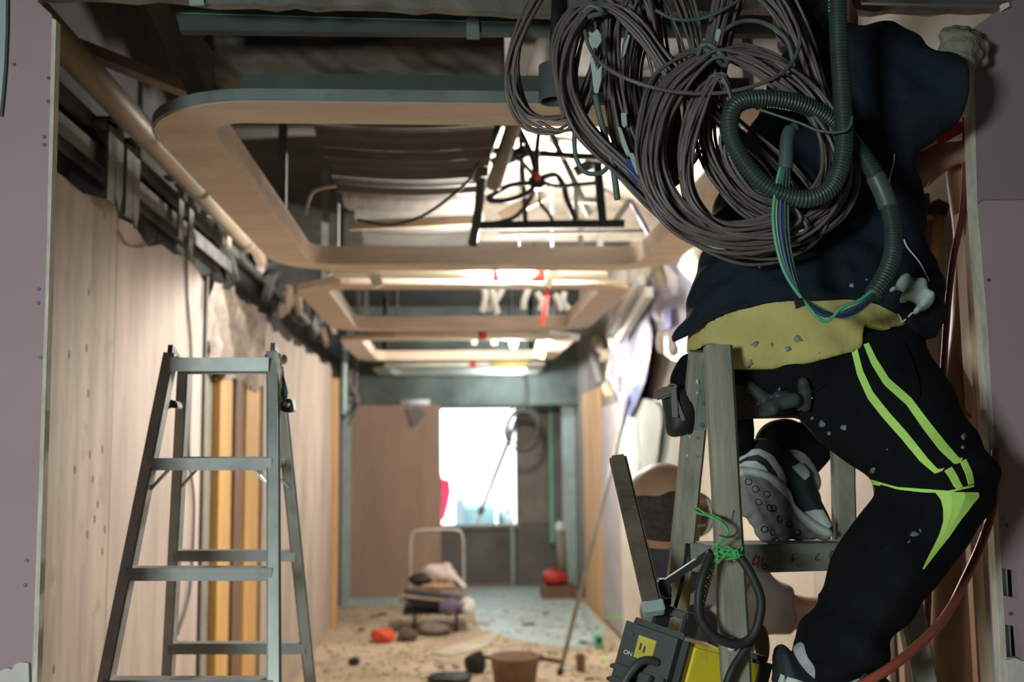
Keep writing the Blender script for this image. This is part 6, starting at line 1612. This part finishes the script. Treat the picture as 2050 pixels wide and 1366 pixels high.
MB().tube(catmull([P(*q) for q in ((1394, 1016, 1.79), (1412, 1028, 1.785), (1440, 1038, 1.78), (1456, 1058, 1.768), (1455, 1078, 1.762))], 6), 0.0019, 8).build('free_end', GW, t, smooth=True)
pts = [(1428, 1112)]
for k in range(26): pts.append((1456+24*math.cos(k*1.9)+rs.randn()*5, 1110+11*math.sin(k*2.6)+rs.randn()*4))
pts += [(1484, 1095), (1480, 1112)]
MB().tube(catmull([P(a, b, 1.764-0.006*(i % 3)) for i, (a, b) in enumerate(pts)], 5), 0.0019, 7).build('knot', GW, t, smooth=True)
tw = [[], []]
for k in range(40):
    u = k/39; a, b = 1428-24*u, 1128+92*u
    for s_ in (0, 1): tw[s_].append(P(a+3.5*math.cos(k*0.9+s_*3.14), b, 1.772+0.003*math.sin(k*0.9+s_*3.14)))
MB().tube(tw[0], 0.0019, 6).build('twisted_tail', GW, t, smooth=True)
MB().tube(tw[1], 0.0019, 6).build('twisted_tail_brown', mat('wire_brown', (0.22, 0.09, 0.06), 0.5), t, smooth=True)
tag(MB().tube(catmull([P(*q) for q in ((1470, 1022, 1.765), (1466, 1044, 1.765), (1476, 1060, 1.762), (1470, 1072, 1.762), (1456, 1076, 1.76), (1440, 1072, 1.765))], 6), 0.0015, 6).build('brown_wire', mat('wire_dark', (0.07, 0.055, 0.05), 0.5), smooth=True), 'thin dark wire curling up beside the green knot on the ladder rail', 'wire')
# ------------------------------------------------------------------ welding machine hanging beside the ladder
MY = mat('machine_yellow', (0.85, 0.69, 0.04), 0.5, scale=8, amt=0.15, dirt=0.25, dirtcol=(0.33, 0.27, 0.05))
MK = mat('machine_black', (0.024, 0.030, 0.031), 0.5, scale=10, amt=0.3, dirt=0.1, dirtcol=(0.06, 0.065, 0.06))
TL, TR, BL = P(1260, 1234, 1.95), P(1380, 1276, 1.885), P(1205, 1410, 1.95)
e1 = (TR-TL); w1 = e1.length; e1n = e1.normalized()
e2 = (BL-TL); e2 = (e2-e1n*e2.dot(e1n)); e2n = e2.normalized()
e3n = e1n.cross(e2n).normalized()
if e3n.y < 0: e3n = -e3n
e3n = (e3n+e1n*0.75).normalized()           # body runs back and to the right
hgt = 0.25; dep = 0.20
mc = thing('welding_machine', 'yellow and black portable welding machine hanging tilted at the foot of the wooden ladder', 'welding machine', TL+e2n*hgt)
def mp_(u, v, w): return TL+e1n*(u*w1)+e2n*(v*hgt)+e3n*w
def mbox(u0, u1, v0, v1, w0, w1_, name, m, par, bevel=0.0):
    b = MB(); vs = [mp_(u, v, w) for u in (u0, u1) for v in (v0, v1) for w in (w0, w1_)]
    b.add(vs, [(0, 1, 3, 2), (4, 6, 7, 5), (0, 4, 5, 1), (2, 3, 7, 6), (0, 2, 6, 4), (1, 5, 7, 3)]); return b.build(name, m, par, bevel=bevel)
mbox(0.06, 0.96, 0.04, 0.98, 0.02, dep-0.02, 'yellow_case', MY, mc, 0.006)
front = mbox(-0.02, 1.02, -0.01, 1.0, -0.012, 0.016, 'front_bezel', MK, mc, 0.012)
mbox(-0.0, 1.0, 0.0, 1.0, dep-0.04, dep+0.005, 'rear_bezel', MK, mc, 0.010)
for k in range(7):
    v = 0.34+k*0.095
    sl = mbox(0.10, 0.74-0.02*(k % 2), v, v+0.05, -0.022, -0.010, 'vent_slat', MK, front, 0.002)
for k in range(7): mbox(0.03, 0.075, 0.36+k*0.095, 0.39+k*0.095, -0.017, -0.010, 'side_rib', MK, front, 0.001)
for k in range(6): mbox(0.82, 0.92, 0.33+k*0.095, 0.36+k*0.095, -0.018, -0.010, 'right_rib', MK, front, 0.001)
st = mbox(0.34, 0.62, 0.10, 0.26, -0.0145, -0.011, 'yellow_label', mat('label_yellow', (0.58, 0.50, 0.05), 0.6, scale=20, amt=0.2), front)
for u, v in ((0.40, 0.17), (0.47, 0.18)): mbox(u, u+0.025, v-0.02, v+0.03, -0.0155, -0.0140, 'label_mark', MK, st)
text_mesh('on_lettering', 'ON', 0.011, M['white'], mp_(0.23, 0.25, -0.0125), e1n, -e2n, front)
MB().lathe([(0, -0.004), (0.005, -0.003), (0.006, 0.001), (0, 0.001)], mp_(0.20, 0.11, -0.012), 12, -e3n).build('screw', M['steel_dk'], front)
MB().tube(catmull([mp_(0.70, 0.24, -0.008), mp_(0.68, 0.26, -0.04), mp_(0.62, 0.42, -0.055), mp_(0.62, 0.66, -0.055), mp_(0.66, 0.86, -0.045), mp_(0.70, 0.92, -0.01)], 6), 0.0075, 12).build('carry_grip', mat('grip_grey', (0.06, 0.07, 0.07), 0.5), front, smooth=True)
for q in ((0.34, 0.40), (0.80, 0.86)):
    mbox(q[0], q[1], -0.14, 0.0, 0.0, 0.035, 'bracket_post', MK, mc, 0.002)
mbox(0.32, 0.88, -0.16, -0.10, 0.0, 0.035, 'bracket_bar', MK, mc, 0.003)
# side lettering, only its top shows above the picture edge
sd_u = 0.962
sx_ = e3n; sy_ = -e2n
for k in range(2):
    o_ = mp_(0.962, 0.60, 0.085+0.055*k)
    text_mesh('side_lettering', ('I', 'N')[k], 0.09, MK, o_+e1n*0.001, e3n, -e2n, mc)
MB().lathe([(0, -0.003), (0.006, -0.002), (0.006, 0.001), (0, 0.001)], mp_(0.962, 0.30, 0.10), 12, e1n).build('screw', M['steel_dk'], mc)
MB().tube(catmull([mp_(0.5, -0.1, 0.02), P(1352, 1215, 1.95), P(1368, 1150, 1.99), P(1376, 1090, 2.02)], 6), 0.004, 8).build('hanging_strap', M['black'], mc, smooth=True)

# ------------------------------------------------------------------ hose, timber, boxes and ribbon behind the right plasterboard
HOSE = mat('red_hose', (0.36, 0.085, 0.055), 0.4, scale=12, amt=0.2)
tag(MB().tube(catmull([P(*q) for q in ((1932, 235, 2.10), (1933, 330, 2.10), (1926, 430, 2.09), (1908, 520, 2.085), (1897, 620, 2.08), (1890, 720, 2.08), (1884, 800, 2.08), (1874, 900, 2.09), (1862, 1100, 2.10), (1858, 1200, 2.10), (1855, 1300, 2.10), (1858, 1500, 2.12))], 8), 0.0068, 12).build('rubber_hose', mat('hose_brown', (0.20, 0.055, 0.04), 0.45, scale=12), smooth=True), 'dark red hose hanging straight down behind the right plasterboard edge', 'hose')
tag(MB().tube(catmull([P(*q) for q in ((1994, 900, 1.988), (1992, 970, 1.985), (1984, 1030, 1.975), (1960, 1100, 1.93), (1930, 1165, 1.90), (1905, 1215, 1.86), (1870, 1262, 1.80), (1820, 1308, 1.76), (1770, 1345, 1.73), (1700, 1385, 1.72), (1600, 1440, 1.72))], 10), 0.0082, 12).build('rubber_hose', HOSE, smooth=True), 'red orange hose curving from the right plasterboard across the lower ladder rail', 'hose')
BPOLE = mat('brown_wrapped', (0.29, 0.165, 0.09), 0.42, scale=10, amt=0.3, bump=0.25, stretch=(1, 1, 0.4))
n_ = 26; pts = []; rr_ = []
ctl = [(1925, 330), (1936, 420), (1942, 520), (1938, 620), (1926, 720), (1914, 820), (1906, 920), (1902, 1000), (1900, 1100), (1898, 1400)]
pl_ = catmull([P(a, b, 2.19) for a, b in ctl], 6)
e_ = pl_[-1]; pl_.append(Vector((e_.x, e_.y, 0.0)))
tag(MB().tube(pl_, [0.034+0.0016*math.sin(i*0.5) for i in range(len(pl_))], 18).build('wrapped_roll', BPOLE, smooth=True), 'brown film wrapped roll standing beside the right plasterboard, tied with an orange ribbon', 'roll')
# boards and cartons leaning by the right wall
CARD = mat('cardboard', (0.42, 0.26, 0.15), 0.8, scale=5, amt=0.15, bump=0.06)
CARD_L = mat('cardboard_light', (0.52, 0.375, 0.27), 0.8, scale=5, amt=0.12, bump=0.05)
def upright(name, px0, px1, pyt, y, dep, m, label, cat, bevel=0.004):
    a, b = P(px0, 1100, y), P(px1, 1100, y); zt = P((px0+px1)/2, pyt, y).z
    return tag(MB().span((a.x, y, 0.0), (b.x, y+dep, zt)).build(name, m, bevel=bevel), label, cat)
upright('timber_board', 1968, 1992, 420, 2.10, 0.045, M['lumber_pale'], 'pale timber board standing just behind the right plasterboard edge', 'board')
upright('timber_board', 1945, 1966, 840, 2.26, 0.03, CARD_L, 'light tan board standing between the wrapped roll and the pale timber', 'board')
ct = thing('tall_carton', 'tall brown carton with small black print standing low behind the right plasterboard', 'carton', P(1925, 1366, 2.36))
a, b = P(1905, 1100, 2.36), P(1962, 1100, 2.36)
MB().span((a.x, 2.36, 0), (b.x, 2.44, P(1935, 1030, 2.36).z)).build('carton', CARD, ct, bevel=0.004)
for k, (px_, py_) in enumerate(((1938, 1092), (1946, 1092), (1938, 1104), (1946, 1104), (1937, 1120), (1946, 1120), (1940, 1128))):
    MB().box(P(px_, py_, 2.358), (0.006, 0.001, 0.008 if k % 2 else 0.004)).build('print_mark', M['black'], ct)
upright('carton', 1862, 1898, 1080, 2.47, 0.07, mat('cardboard_dark', (0.30, 0.19, 0.115), 0.8, scale=5, amt=0.15), 'darker brown carton standing left of the tall printed carton', 'carton')
upright('timber_board', 1800, 1850, 1180, 2.66, 0.04, M['lumber_pale'], 'pale timber board seen low between the calf and the right ladder rail', 'board')
upright('wall_board', 1826, 1906, 420, 3.0, 0.025, mat('board_pinktan', (0.54, 0.42, 0.35), 0.85, scale=3, amt=0.12), 'pinkish tan board behind the brown wrapped roll', 'board')
bx = thing('hanging_carton', 'brown carton with open flap hanging high right of the jacket', 'carton', P(1850, 560, 2.75))
MB().pprism([(1808, 395), (1862, 385), (1868, 440), (1862, 530), (1852, 565), (1830, 560), (1812, 548)], 2.72, 0.28).build('side', mat('carton_deep', (0.22, 0.13, 0.075), 0.8, scale=6), bx, bevel=0.003)
MB().pprism([(1812, 440), (1866, 430), (1868, 438), (1814, 448)], 2.70, 0.02).build('flap', CARD, bx)
hm = thing('hammer', 'wooden handled hammer hanging in front of the brown carton', 'hammer', P(1870, 540, 2.62))
MB().tube([P(1882, 430, 2.70), P(1872, 532, 2.708)], 0.013, 12).build('handle', mat('hammer_wood', (0.36, 0.22, 0.09), 0.6, scale=9), hm, smooth=True)
MB().bar(P(1866, 412, 2.70), P(1894, 424, 2.70), 0.04, 0.035, (0, 1, 0)).build('head', M['soot'], hm, bevel=0.004)
rb = thing('ribbon', 'orange and green ribbon tied round the brown wrapped roll', 'ribbon', P(1948, 836, 2.12))
RIBO = mat('ribbon_orange', (0.60, 0.17, 0.05), 0.5, scale=20, amt=0.2); RIBG = mat('ribbon_green', (0.22, 0.25, 0.09), 0.6, scale=20, amt=0.3)
yy = 2.125
MB().pprism([(1900, 826), (1912, 823), (1946, 830), (1946, 838), (1920, 838), (1904, 834)], yy, 0.003).build('band', RIBO, rb)
MB().pprism([(1948, 830), (1960, 818), (1964, 822), (1972, 822), (1984, 820), (1986, 830), (1966, 834), (1950, 838)], yy-0.005, 0.003).build('tail_orange', RIBO, rb)
MB().pprism([(1950, 838), (1962, 842), (1984, 854), (1980, 862), (1962, 856), (1950, 846)], yy-0.004, 0.003).build('tail_green', RIBG, rb)
MB().pprism([(1902, 816), (1916, 812), (1930, 820), (1944, 830), (1930, 832), (1912, 826)], yy-0.003, 0.003).build('tail_green', RIBG, rb)
MB().ell(P(1948, 834, yy-0.006), (0.007, 0.006, 0.006), 8).build('knot', M['lumber_dk'], rb, smooth=True)
